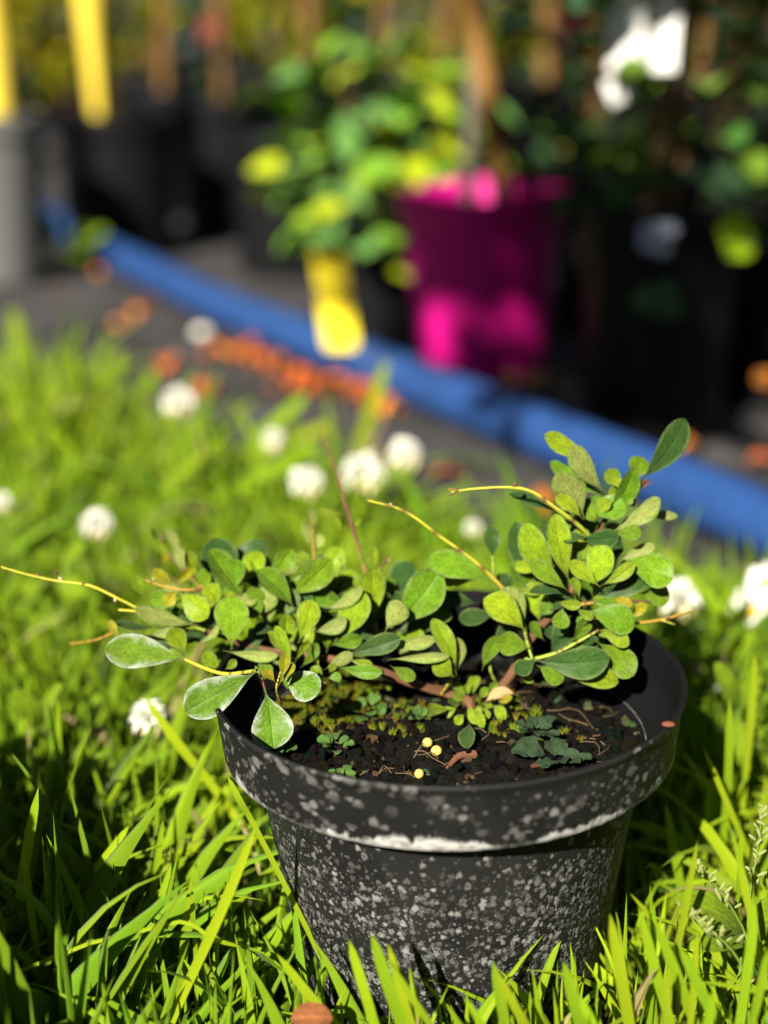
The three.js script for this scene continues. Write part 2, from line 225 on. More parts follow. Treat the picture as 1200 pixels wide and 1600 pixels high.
// ------------------------------------------------------------------ the shrub: traced leaf by leaf
// [base px, base py, tip px, tip py, apparent width px, tone, roll about its axis in degrees, extra depth in mm]
const tones = { g: [lin(0.19, 0.36, 0.012), lin(0.36, 0.43, 0.10)], b: [lin(0.31, 0.47, 0.012), lin(0.36, 0.44, 0.10)], y: [lin(0.46, 0.42, 0.012), lin(0.46, 0.44, 0.05)], d: [lin(0.060, 0.14, 0.024), lin(0.20, 0.28, 0.10)], s: [lin(0.17, 0.31, 0.02), lin(0.28, 0.36, 0.10)] };  // d: dark older leaves, and leaves with their shade put into the colour
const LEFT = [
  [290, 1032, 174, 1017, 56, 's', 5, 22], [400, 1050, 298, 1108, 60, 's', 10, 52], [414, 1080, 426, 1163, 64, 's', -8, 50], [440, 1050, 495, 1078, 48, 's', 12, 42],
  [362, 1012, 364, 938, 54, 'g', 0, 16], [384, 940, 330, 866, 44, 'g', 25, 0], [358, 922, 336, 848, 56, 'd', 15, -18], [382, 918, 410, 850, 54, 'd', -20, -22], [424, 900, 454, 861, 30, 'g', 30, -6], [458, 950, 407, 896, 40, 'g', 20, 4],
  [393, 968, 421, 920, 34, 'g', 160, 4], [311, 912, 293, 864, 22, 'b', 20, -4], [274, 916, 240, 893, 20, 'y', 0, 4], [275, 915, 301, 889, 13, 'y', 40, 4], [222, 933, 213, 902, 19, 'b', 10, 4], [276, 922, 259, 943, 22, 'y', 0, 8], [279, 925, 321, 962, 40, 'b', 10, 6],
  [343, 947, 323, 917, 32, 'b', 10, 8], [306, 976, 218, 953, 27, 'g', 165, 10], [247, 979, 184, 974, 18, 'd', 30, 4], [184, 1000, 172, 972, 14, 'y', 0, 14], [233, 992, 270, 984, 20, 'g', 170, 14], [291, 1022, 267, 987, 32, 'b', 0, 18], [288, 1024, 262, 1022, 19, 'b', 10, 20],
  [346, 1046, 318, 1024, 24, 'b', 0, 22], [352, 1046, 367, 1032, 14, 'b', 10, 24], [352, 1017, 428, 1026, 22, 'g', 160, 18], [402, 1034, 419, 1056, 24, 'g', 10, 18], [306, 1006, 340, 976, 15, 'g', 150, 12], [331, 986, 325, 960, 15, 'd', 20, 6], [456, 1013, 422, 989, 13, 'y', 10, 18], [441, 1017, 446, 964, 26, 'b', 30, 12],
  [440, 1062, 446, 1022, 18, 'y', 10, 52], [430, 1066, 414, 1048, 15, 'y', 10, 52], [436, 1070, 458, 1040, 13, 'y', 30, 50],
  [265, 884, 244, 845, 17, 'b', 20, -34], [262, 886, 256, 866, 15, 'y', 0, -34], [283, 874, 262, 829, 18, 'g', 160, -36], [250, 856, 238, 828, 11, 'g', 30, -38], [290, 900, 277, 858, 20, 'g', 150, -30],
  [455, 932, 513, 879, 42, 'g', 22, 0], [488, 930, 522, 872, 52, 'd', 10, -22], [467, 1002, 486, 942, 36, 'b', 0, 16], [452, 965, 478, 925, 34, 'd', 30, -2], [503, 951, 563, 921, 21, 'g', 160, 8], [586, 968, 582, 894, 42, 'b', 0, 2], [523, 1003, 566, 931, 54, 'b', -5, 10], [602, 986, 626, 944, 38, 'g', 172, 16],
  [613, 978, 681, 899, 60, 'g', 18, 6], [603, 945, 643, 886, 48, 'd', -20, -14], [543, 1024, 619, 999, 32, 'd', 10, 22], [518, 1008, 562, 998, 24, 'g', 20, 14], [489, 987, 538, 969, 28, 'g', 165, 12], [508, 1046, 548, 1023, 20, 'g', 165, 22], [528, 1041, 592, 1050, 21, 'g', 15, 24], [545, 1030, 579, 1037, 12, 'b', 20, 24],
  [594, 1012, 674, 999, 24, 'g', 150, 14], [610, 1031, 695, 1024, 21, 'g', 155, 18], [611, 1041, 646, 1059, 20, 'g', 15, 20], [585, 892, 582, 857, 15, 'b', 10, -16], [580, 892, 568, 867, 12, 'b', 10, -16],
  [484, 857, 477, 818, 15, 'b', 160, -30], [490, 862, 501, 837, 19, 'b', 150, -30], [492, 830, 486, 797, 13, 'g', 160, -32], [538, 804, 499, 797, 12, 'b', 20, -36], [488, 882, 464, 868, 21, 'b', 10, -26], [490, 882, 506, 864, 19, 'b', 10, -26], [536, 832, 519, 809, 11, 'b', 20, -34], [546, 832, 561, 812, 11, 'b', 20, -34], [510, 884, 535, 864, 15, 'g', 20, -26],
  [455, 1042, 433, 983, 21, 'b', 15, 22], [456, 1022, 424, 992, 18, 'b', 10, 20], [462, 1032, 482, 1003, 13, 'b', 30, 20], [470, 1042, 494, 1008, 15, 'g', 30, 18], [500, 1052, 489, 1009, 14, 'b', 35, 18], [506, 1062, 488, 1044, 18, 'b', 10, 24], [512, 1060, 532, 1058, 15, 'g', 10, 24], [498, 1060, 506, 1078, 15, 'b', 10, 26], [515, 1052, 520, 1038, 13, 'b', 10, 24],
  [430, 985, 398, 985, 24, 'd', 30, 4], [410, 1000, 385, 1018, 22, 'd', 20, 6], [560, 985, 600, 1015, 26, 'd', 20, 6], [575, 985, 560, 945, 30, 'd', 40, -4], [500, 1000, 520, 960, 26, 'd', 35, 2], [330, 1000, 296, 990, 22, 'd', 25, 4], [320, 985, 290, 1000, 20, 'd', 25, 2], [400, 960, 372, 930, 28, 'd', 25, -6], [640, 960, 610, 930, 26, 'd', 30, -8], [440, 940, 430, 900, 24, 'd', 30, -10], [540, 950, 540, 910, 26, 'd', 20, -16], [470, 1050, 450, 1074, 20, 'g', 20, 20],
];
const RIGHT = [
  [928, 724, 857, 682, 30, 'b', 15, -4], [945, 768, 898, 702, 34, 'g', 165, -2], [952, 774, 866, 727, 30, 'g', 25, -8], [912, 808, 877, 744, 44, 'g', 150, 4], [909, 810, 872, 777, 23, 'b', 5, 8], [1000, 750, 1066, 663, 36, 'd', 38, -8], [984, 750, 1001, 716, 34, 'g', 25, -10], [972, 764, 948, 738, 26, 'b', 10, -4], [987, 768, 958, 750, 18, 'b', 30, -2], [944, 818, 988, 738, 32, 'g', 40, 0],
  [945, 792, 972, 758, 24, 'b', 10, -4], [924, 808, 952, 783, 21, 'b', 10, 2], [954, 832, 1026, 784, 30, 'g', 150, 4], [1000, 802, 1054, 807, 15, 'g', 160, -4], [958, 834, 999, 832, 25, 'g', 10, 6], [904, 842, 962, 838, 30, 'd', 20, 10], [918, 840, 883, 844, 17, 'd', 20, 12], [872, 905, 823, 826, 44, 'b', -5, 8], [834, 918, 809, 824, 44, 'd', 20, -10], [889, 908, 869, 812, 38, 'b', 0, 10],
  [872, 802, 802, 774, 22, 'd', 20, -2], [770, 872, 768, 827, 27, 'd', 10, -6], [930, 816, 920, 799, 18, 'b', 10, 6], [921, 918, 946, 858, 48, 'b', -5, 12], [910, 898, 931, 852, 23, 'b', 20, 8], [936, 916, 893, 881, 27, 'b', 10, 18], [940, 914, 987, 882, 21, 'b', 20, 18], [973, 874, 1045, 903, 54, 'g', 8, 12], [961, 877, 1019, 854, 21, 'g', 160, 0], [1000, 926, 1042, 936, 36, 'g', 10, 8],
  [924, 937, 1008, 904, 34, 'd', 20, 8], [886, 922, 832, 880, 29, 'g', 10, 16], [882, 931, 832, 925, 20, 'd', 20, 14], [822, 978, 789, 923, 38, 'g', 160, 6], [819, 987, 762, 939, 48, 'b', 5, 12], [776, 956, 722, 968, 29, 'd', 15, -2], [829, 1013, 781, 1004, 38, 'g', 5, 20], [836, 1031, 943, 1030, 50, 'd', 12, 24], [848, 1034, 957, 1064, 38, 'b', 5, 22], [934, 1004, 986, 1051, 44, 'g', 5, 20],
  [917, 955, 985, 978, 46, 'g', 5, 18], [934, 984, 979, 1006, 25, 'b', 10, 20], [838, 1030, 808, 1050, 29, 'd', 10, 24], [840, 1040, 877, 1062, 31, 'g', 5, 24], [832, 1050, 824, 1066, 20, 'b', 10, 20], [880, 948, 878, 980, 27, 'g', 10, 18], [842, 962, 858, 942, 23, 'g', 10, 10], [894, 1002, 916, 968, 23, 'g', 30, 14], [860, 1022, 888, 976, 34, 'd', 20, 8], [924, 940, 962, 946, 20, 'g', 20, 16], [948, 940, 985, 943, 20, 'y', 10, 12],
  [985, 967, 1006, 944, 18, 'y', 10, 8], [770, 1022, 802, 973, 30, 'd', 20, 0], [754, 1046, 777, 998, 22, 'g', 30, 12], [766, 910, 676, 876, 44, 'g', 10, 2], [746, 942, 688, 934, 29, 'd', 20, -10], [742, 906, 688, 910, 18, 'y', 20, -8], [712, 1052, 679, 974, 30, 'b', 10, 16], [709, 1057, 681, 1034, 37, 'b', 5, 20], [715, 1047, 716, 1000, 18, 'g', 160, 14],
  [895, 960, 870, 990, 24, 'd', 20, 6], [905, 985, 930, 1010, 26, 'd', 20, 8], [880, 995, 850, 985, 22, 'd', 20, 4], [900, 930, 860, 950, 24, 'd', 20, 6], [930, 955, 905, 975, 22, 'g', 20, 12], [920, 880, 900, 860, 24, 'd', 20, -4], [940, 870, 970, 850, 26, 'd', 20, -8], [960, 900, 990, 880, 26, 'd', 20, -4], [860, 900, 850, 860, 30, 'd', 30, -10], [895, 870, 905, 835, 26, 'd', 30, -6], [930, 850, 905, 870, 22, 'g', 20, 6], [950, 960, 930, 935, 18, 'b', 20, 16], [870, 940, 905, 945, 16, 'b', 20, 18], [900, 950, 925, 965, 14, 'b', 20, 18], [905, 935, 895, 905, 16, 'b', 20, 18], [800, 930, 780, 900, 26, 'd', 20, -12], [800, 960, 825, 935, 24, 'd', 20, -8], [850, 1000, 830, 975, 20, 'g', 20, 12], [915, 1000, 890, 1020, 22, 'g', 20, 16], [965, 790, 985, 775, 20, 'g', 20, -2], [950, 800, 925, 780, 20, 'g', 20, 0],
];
const BASE = [
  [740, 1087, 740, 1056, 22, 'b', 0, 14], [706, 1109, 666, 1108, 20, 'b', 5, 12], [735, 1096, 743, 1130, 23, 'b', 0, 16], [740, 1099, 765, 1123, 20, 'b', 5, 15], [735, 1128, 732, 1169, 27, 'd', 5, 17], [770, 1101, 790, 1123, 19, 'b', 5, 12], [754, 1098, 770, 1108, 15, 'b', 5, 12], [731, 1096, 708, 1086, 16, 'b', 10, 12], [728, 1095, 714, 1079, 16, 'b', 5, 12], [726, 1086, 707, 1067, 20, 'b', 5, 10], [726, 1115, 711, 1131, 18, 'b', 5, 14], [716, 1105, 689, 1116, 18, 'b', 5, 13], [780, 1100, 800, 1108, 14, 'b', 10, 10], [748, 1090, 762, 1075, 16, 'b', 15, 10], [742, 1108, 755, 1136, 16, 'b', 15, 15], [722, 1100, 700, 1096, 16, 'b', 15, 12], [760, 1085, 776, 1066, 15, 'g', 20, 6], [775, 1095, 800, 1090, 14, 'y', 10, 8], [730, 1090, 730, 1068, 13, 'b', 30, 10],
];
const ZP = -0.588;
const depthOf = (px, py, mm) => ZP + mm * 0.001 + clamp((py - 980) / 200, -0.6, 1) * 0.006;
const SB = soilAt(744, 1108);
const shrub = thing('leafy_shrub', 'small spreading shrub with glossy spoon shaped green leaves growing in the black pot', 'shrub', SB);
const barkTex = texture(128, 256, (u, v) => { const n = fbm(u * 5, v * 40, 3, 4), k = 0.55 + 0.6 * n; return [k, k * (0.9 + 0.1 * n), k * 0.86]; });
const bark = std(lin(0.17, 0.092, 0.055), 0.6, { map: barkTex, bumpMap: barkTex, bumpScale: 0.0006 });
const twigMat = std(0xffffff, 0.55, { vertexColors: true });
const U = (px, py, mm) => onUpright(px, py, depthOf(px, py, mm)).sub(SB);
function branch(name, pts, r0, r1, mat = bark, seed = 3) { return part(name, tube(pts, r0, r1, 40, 10, 0.22, seed), mat, shrub); }
const b0 = V(0, -0.006, 0), b1 = V(-0.002, 0.003, 0.002);
const branchL = branch('branch', [b0, b1, U(708, 1087, 8), U(650, 1070, 12), U(583, 1045, 14), U(520, 1030, 10), U(450, 1020, 8), U(390, 1010, 6), U(320, 985, 4), U(260, 975, 4)], 0.0024, 0.0009);
const branchR = branch('branch', [V(0.003, -0.005, 0), U(768, 1096, 6), U(800, 1052, 6), U(835, 990, 6), U(872, 950, 4), U(905, 900, 2), U(925, 850, 0), U(955, 800, -4), U(990, 762, -8)], 0.0023, 0.0010, bark, 9);
const branchB = branch('branch', [V(-0.001, -0.005, 0.003), V(-0.001, 0.002, 0.004), V(-0.002, 0.008, 0.005)], 0.0012, 0.0006, bark, 5);
const twigGrad = (g, c0, c1, c2, seed) => { const R = rng(seed), n = g.attributes.position.count, a = []; let row = null, k = 0; for (let i = 0; i < n; i++) { const u = g.attributes.uv.getX(i); if (u !== row) { row = u; k = R(); } const c = (k < 0.12 ? c2 : u < 0.5 ? c0.clone().lerp(c1, u * 2) : c1).clone(); a.push(c.r, c.g, c.b); } g.setAttribute('color', new THREE.Float32BufferAttribute(a, 3)); return g; };
const YEL = lin(0.36, 0.34, 0.03), RED = lin(0.11, 0.045, 0.025), TAN = lin(0.27, 0.17, 0.025), GRN = lin(0.20, 0.28, 0.03);
const TWIGS = [
  [[[320, 985, 4], [260, 972, 8], [190, 938, 10], [140, 915, 10], [90, 908, 9], [40, 897, 8], [2, 886, 6]], 0.00085, 0.00035, GRN, YEL],
  [[[402, 1048, 50], [350, 1053, 34], [310, 1040, 22], [288, 1030, 22]], 0.0009, 0.0006, GRN, YEL],
  [[[330, 918, 2], [300, 922, 4], [262, 918, 4], [225, 906, 4]], 0.0008, 0.0005, RED, TAN],
  [[[320, 985, 6], [275, 970, 8], [225, 957, 8], [185, 953, 9]], 0.0008, 0.0005, GRN, YEL],
  [[[810, 960, 2], [790, 925, 2], [745, 880, 2], [690, 840, 2], [630, 798, 0], [575, 782, -4]], 0.0010, 0.0004, TAN, YEL],
  [[[925, 842, 4], [905, 822, 6], [870, 795, 8], [830, 768, 8], [800, 762, 8], [740, 764, 8], [705, 769, 8]], 0.0010, 0.0004, GRN, YEL],
  [[[800, 762, 8], [806, 752, 8]], 0.0005, 0.0003, RED, RED],
  [[[716, 766, 8], [702, 775, 9]], 0.0005, 0.0003, RED, RED], [[[716, 766, 8], [700, 764, 9]], 0.0005, 0.0003, RED, TAN],
  [[[905, 960, 8], [950, 972, 8], [990, 974, 6], [1040, 967, 4], [1080, 954, 0]], 0.0009, 0.0005, GRN, TAN],
  [[[905, 945, 8], [960, 938, 8], [1000, 940, 6], [1026, 942, 4]], 0.0009, 0.0005, TAN, RED],
  [[[1034, 969, 5], [1055, 976, 8]], 0.0004, 0.00015, YEL, YEL], [[[985, 966, 8], [978, 950, 9]], 0.0004, 0.0003, TAN, TAN],
  [[[590, 1000, -4], [582, 940, -14], [570, 890, -22], [552, 830, -30], [540, 790, -36], [528, 745, -44], [508, 690, -52]], 0.0010, 0.0005, TAN, RED],
  [[[500, 960, -14], [492, 900, -22], [489, 850, -28], [488, 810, -32]], 0.0007, 0.0003, GRN, TAN],
  [[[585, 900, -12], [596, 886, -14], [608, 872, -16]], 0.0005, 0.0005, YEL, RED],
  [[[330, 930, -14], [290, 895, -28], [262, 862, -36], [248, 830, -40]], 0.0008, 0.0004, TAN, RED],
  [[[184, 985, 10], [150, 1000, 0], [110, 1006, -14]], 0.0006, 0.0004, TAN, TAN],
  [[[835, 1030, 18], [870, 1020, 20], [905, 1002, 20], [935, 985, 20]], 0.0009, 0.0006, GRN, GRN], [[[820, 1030, 14], [836, 1032, 22]], 0.0009, 0.0006, GRN, GRN],
  [[[690, 1085, 10], [706, 1058, 14], [716, 1020, 14]], 0.0007, 0.0005, TAN, GRN], [[[780, 1075, 4], [766, 1045, 8], [770, 1010, 4]], 0.0007, 0.0005, GRN, GRN],
  [[[770, 905, -4], [770, 880, -6], [769, 862, -6]], 0.0006, 0.0004, RED, GRN],
  [[[440, 1100, 40], [432, 1075, 48], [440, 1045, 50]], 0.0005, 0.0004, RED, YEL], [[[400, 1042, 30], [410, 1062, 44], [415, 1082, 50]], 0.0005, 0.0005, GRN, RED],
  [[[820, 975, 4], [820, 985, 10], [826, 1012, 18], [832, 1030, 22]], 0.0007, 0.0006, GRN, GRN],
];
TWIGS.forEach(([p, r0, r1, c0, c1], i) => { const pts = p.map((q) => U(...q)); if (pts.length === 2) pts.splice(1, 0, pts[0].clone().lerp(pts[1], 0.5)); part('twig', twigGrad(tube(pts, r0, r1, 26, 7, 0.25, i + 3), c0, c1, RED, i + 11), twigMat, shrub); });
{
  const R = rng(4242), frost = lin(0.62, 0.66, 0.58), pale = lin(0.26, 0.34, 0.12);
  const put = (rows, parent, low) => rows.forEach(([bx, by, tx, ty, w, tone, roll, mm], i) => {
    const zb = mm * 1, L = Math.hypot(tx - bx, ty - by), upish = (by - ty) / L, mmT = mm + (0.25 * (R() - 0.5) - 0.22 * upish + 0.18) * L * 0.26;
    let B = U(bx - (tx - bx) * 0.05, by - (ty - by) * 0.05, zb), T = U(tx + (tx - bx) * 0.09, ty + (ty - by) * 0.09, mmT); if (low) { B = onLevel(bx, by, SOIL_Y + 0.007).sub(SB); T = onLevel(tx, ty, SOIL_Y + (ty > by ? 0.0045 : 0.012)).sub(SB); }
    const ppx = perPx(B.clone().add(SB)), cr = Math.abs(Math.cos(roll * Math.PI / 180)), W = Math.min(w * ppx / Math.max(0.6, cr), B.distanceTo(T) * (low ? 0.62 : 0.8)) * 1.04;
    const ax = T.clone().sub(B).normalize(), n = EYE.clone().sub(SB).sub(B).normalize(); n.y += 0.25; n.addScaledVector(ax, -n.dot(ax)).normalize().applyAxisAngle(ax, (roll + (R() - 0.5) * 26) * Math.PI / 180);
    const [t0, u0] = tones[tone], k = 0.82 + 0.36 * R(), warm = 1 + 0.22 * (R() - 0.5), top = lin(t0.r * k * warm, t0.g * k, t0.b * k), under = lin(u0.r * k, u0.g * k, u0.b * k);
    const silver = tone === 's', g = leafGeo(B, T, W, n, { top, under, edge: silver ? { c: frost, grain: true } : { c: top.clone().lerp(pale, 0.45) }, cup: 0.06 + 0.16 * R(), bend: (R() - 0.35) * 0.16, wave: 0.02 + 0.06 * R(), R });
    part('leaf', g, shrubLeafMat, parent);
  });
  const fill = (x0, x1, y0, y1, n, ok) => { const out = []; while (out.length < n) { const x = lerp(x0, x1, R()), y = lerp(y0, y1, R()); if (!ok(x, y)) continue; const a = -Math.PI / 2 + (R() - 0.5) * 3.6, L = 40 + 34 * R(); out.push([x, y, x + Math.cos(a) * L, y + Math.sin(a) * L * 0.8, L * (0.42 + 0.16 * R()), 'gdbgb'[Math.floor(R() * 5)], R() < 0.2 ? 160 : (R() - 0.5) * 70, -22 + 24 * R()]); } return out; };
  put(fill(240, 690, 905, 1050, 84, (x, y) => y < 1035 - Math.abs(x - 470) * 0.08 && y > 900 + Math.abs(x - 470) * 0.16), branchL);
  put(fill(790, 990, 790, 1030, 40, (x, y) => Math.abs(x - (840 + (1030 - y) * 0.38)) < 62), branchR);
  put(LEFT, branchL); put(RIGHT, branchR); put(BASE, branchB, true);
  // buds and small red scales on the shoots
  const bud = new THREE.SphereGeometry(1, 7, 5); bud.scale(0.6, 1, 0.6);
  [[95, 905, 9], [60, 900, 8], [88, 895, 9], [180, 937, 10], [130, 912, 10], [640, 802, 0], [610, 790, -2], [805, 757, 8], [850, 780, 8], [606, 876, -16], [1042, 967, 4], [545, 800, -36], [240, 905, 4], [285, 920, 4]].forEach(([x, y, m], i) => { const o = part('bud', bud, std(i % 3 ? RED : lin(0.35, 0.30, 0.16), 0.6), shrub); o.position.copy(U(x, y, m)); o.scale.setScalar(0.0009 + 0.0007 * R()); o.rotation.set(0, R() * 3, (R() - 0.5) * 2.4); });
  // dry curled leaves caught in the shrub
  const dry = leafy(0xffffff, 0.2, { vertexColors: true }), tan = lin(0.42, 0.27, 0.13), brn = lin(0.10, 0.05, 0.03);
  part('dry_leaf', leafGeo(U(757, 1098, 16), U(802, 1082, 14), 0.0058, V(-0.3, 0.8, 0.6), { top: tan, under: tan, cup: 0.4, bend: 0.15, wave: 0.1, shape: 'lance', R }), dry, shrub);
  [[990, 775, 1010, 748], [985, 780, 1000, 765], [988, 770, 1018, 752], [980, 790, 992, 772]].forEach(([a, b, c, d], i) => part('dry_leaf', leafGeo(U(a, b, -8), U(c, d, -6), 0.003, V(R() - 0.5, 0.6, 0.8), { top: brn, under: brn, cup: 0.6, bend: 0.25, wave: 0.2, shape: 'lance', R }), dry, shrub));
}

// ------------------------------------------------------------------ lawn
const bladeMat = leafy(0xffffff, 0.46, { clearcoat: 0.06, clearcoatRoughness: 0.4 }); bladeMat.name = 'grass_blade';
function bladeGeo(bendTop, fold, segs = 7) {      // one metre tall, one metre wide at its widest; scaled per copy
  const pos = [], idx = [];
  for (let i = 0; i <= segs; i++) { const t = i / segs, w = 0.5 * Math.min(1, 0.55 + 0.9 * t) * (t > 0.35 ? Math.max(0, 1 - ((t - 0.35) / 0.65) ** 1.7) : 1), a = bendTop * t, y = bendTop < 0.01 ? t : Math.sin(a) / bendTop, z = bendTop < 0.01 ? 0 : (1 - Math.cos(a)) / bendTop; pos.push(-w, y, z, 0, y, z - 0, w, y, z); pos[pos.length - 4] = z; pos[pos.length - 7] = z + fold * w * 0.06; pos[pos.length - 1] = z + fold * w * 0.06; }
  for (let i = 0; i < segs; i++) { const a = i * 3; idx.push(a, a + 1, a + 3, a + 1, a + 4, a + 3, a + 1, a + 2, a + 4, a + 2, a + 5, a + 4); }
  const g = new THREE.BufferGeometry(); g.setAttribute('position', new THREE.Float32BufferAttribute(pos, 3)); g.setIndex(idx); g.computeVertexNormals(); return g;
}
{
  const R = rng(99), lawn = new THREE.Group(); lawn.name = 'lawn_grass'; tag(lawn, 'bright green lawn grass growing around the black pot', 'grass', null, 'stuff'); scene.add(lawn);
  const kinds = [0.05, 0.35, 0.7, 1.1, 1.6, 2.2].map((b, i) => bladeGeo(b, 1 + (i % 3)));
  const lists = kinds.map(() => []), q = new THREE.Quaternion(), e = new THREE.Euler();
  const add = (x, z, h, w, k, lean, c) => { e.set(lean, R() * 6.283, 0, 'YXZ'); q.setFromEuler(e); lists[k].push([new THREE.Matrix4().compose(V(x, 0.003, z), q, V(w, h, h)), c]); };
  const tint = (x, z) => { const n = fbm(x * 7 + 40, z * 7 + 40, 15, 3), r = R(), k = 0.75 + 0.5 * R(); if (r < 0.035) return lin(0.36 * k, 0.30 * k, 0.12 * k); const wrm = clamp(0.35 + 0.9 * (n - 0.3) + 0.5 * (R() - 0.5)); return lin(lerp(0.09, 0.27, wrm) * k, lerp(0.22, 0.36, wrm) * k, lerp(0.008, 0.004, wrm) * k); };
  let made = 0, tries = 0;
  while (made < 36000 && tries++ < 200000) {
    const x = -1.3 + 2.3 * R(), z = -2.3 + 2.2 * R(), ez = edgeZ(x) + 0.10 * (fbm(x * 5 + 9, 2.2, 33, 3) - 0.5);
    if (z < ez + 0.06 * R() * R()) continue;
    const d = Math.hypot(x - POT.x, z - POT.z); if (d < 0.072) continue;
    const half = 0.30 + 0.42 * -z; if (Math.abs(x) > half && R() > 0.25) continue;
    const clump = fbm(x * 14 + 20, z * 14 + 20, 52, 3); if (R() > 0.35 + 1.0 * clump) continue;
    let h = (0.028 + 0.055 * R() ** 1.1) * (0.65 + 0.8 * clump) * 1.05; if (z < -0.95) h *= 1.0 + 0.55 * sm(-0.95, -1.25, z) * sm(0.3, -0.1, x);
    if (d < 0.13) h *= 0.8;
    if (z > -0.5 && x > -0.11 && x < 0.2) h = Math.min(h, 0.055 + 0.014 * R());
    const k = Math.floor(R() ** 1.6 * 6), w = (0.0018 + 0.0025 * R()) * (h > 0.05 ? 1.1 : 0.9);
    add(x, z, h * (1 + 0.12 * k), w, k, (R() - 0.2) * 0.55, tint(x, z)); made++;
  }
  lists.forEach((l, i) => { const im = shade(new THREE.InstancedMesh(kinds[i], bladeMat, l.length)); im.name = 'blades'; im.userData = { kind: 'stuff' }; l.forEach(([m, c], j) => { im.setMatrixAt(j, m); im.setColorAt(j, c); }); lawn.add(im); });
  // low clover and other broad leaves between the blades
  const tri = []; for (let k = 0; k < 3; k++) { const a = k * 2.094, ax = V(Math.cos(a), 0.18, Math.sin(a)); tri.push(leafGeo(ax.clone().multiplyScalar(0.04), ax.clone().multiplyScalar(1), 0.95, V(0, 1, 0), { shape: 'clover', rows: 6, cols: [-1, -0.5, 0, 0.5, 1], cup: 0.18, bend: 0.05, R, thick: 0.004, colored: false })); }
  const cl = shade(new THREE.InstancedMesh(mergeGeometries(tri), leafy(0xffffff, 0.35), 900)); cl.name = 'clover_cover'; tag(cl, 'low clover leaves scattered through the lawn', 'clover', null, 'stuff');
  let n = 0; while (n < 900) { const x = -0.9 + 1.6 * R(), z = -1.5 + 1.25 * R(); if (z < edgeZ(x) + 0.05 || Math.hypot(x - POT.x, z - POT.z) < 0.095) continue; if (fbm(x * 9 + 5, z * 9 + 5, 83, 3) < 0.47 - (x > 0.12 ? 0.08 : 0)) continue; const s = 0.005 + 0.006 * R(); e.set((R() - 0.5) * 0.9, R() * 6.28, (R() - 0.5) * 0.9); q.setFromEuler(e); cl.setMatrixAt(n, new THREE.Matrix4().compose(V(x, 0.018 + 0.03 * R(), z), q, V(s, s, s))); const k = 0.7 + 0.6 * R(); cl.setColorAt(n, lin(0.085 * k, 0.20 * k, 0.02 * k)); n++; }
  scene.add(cl);
}
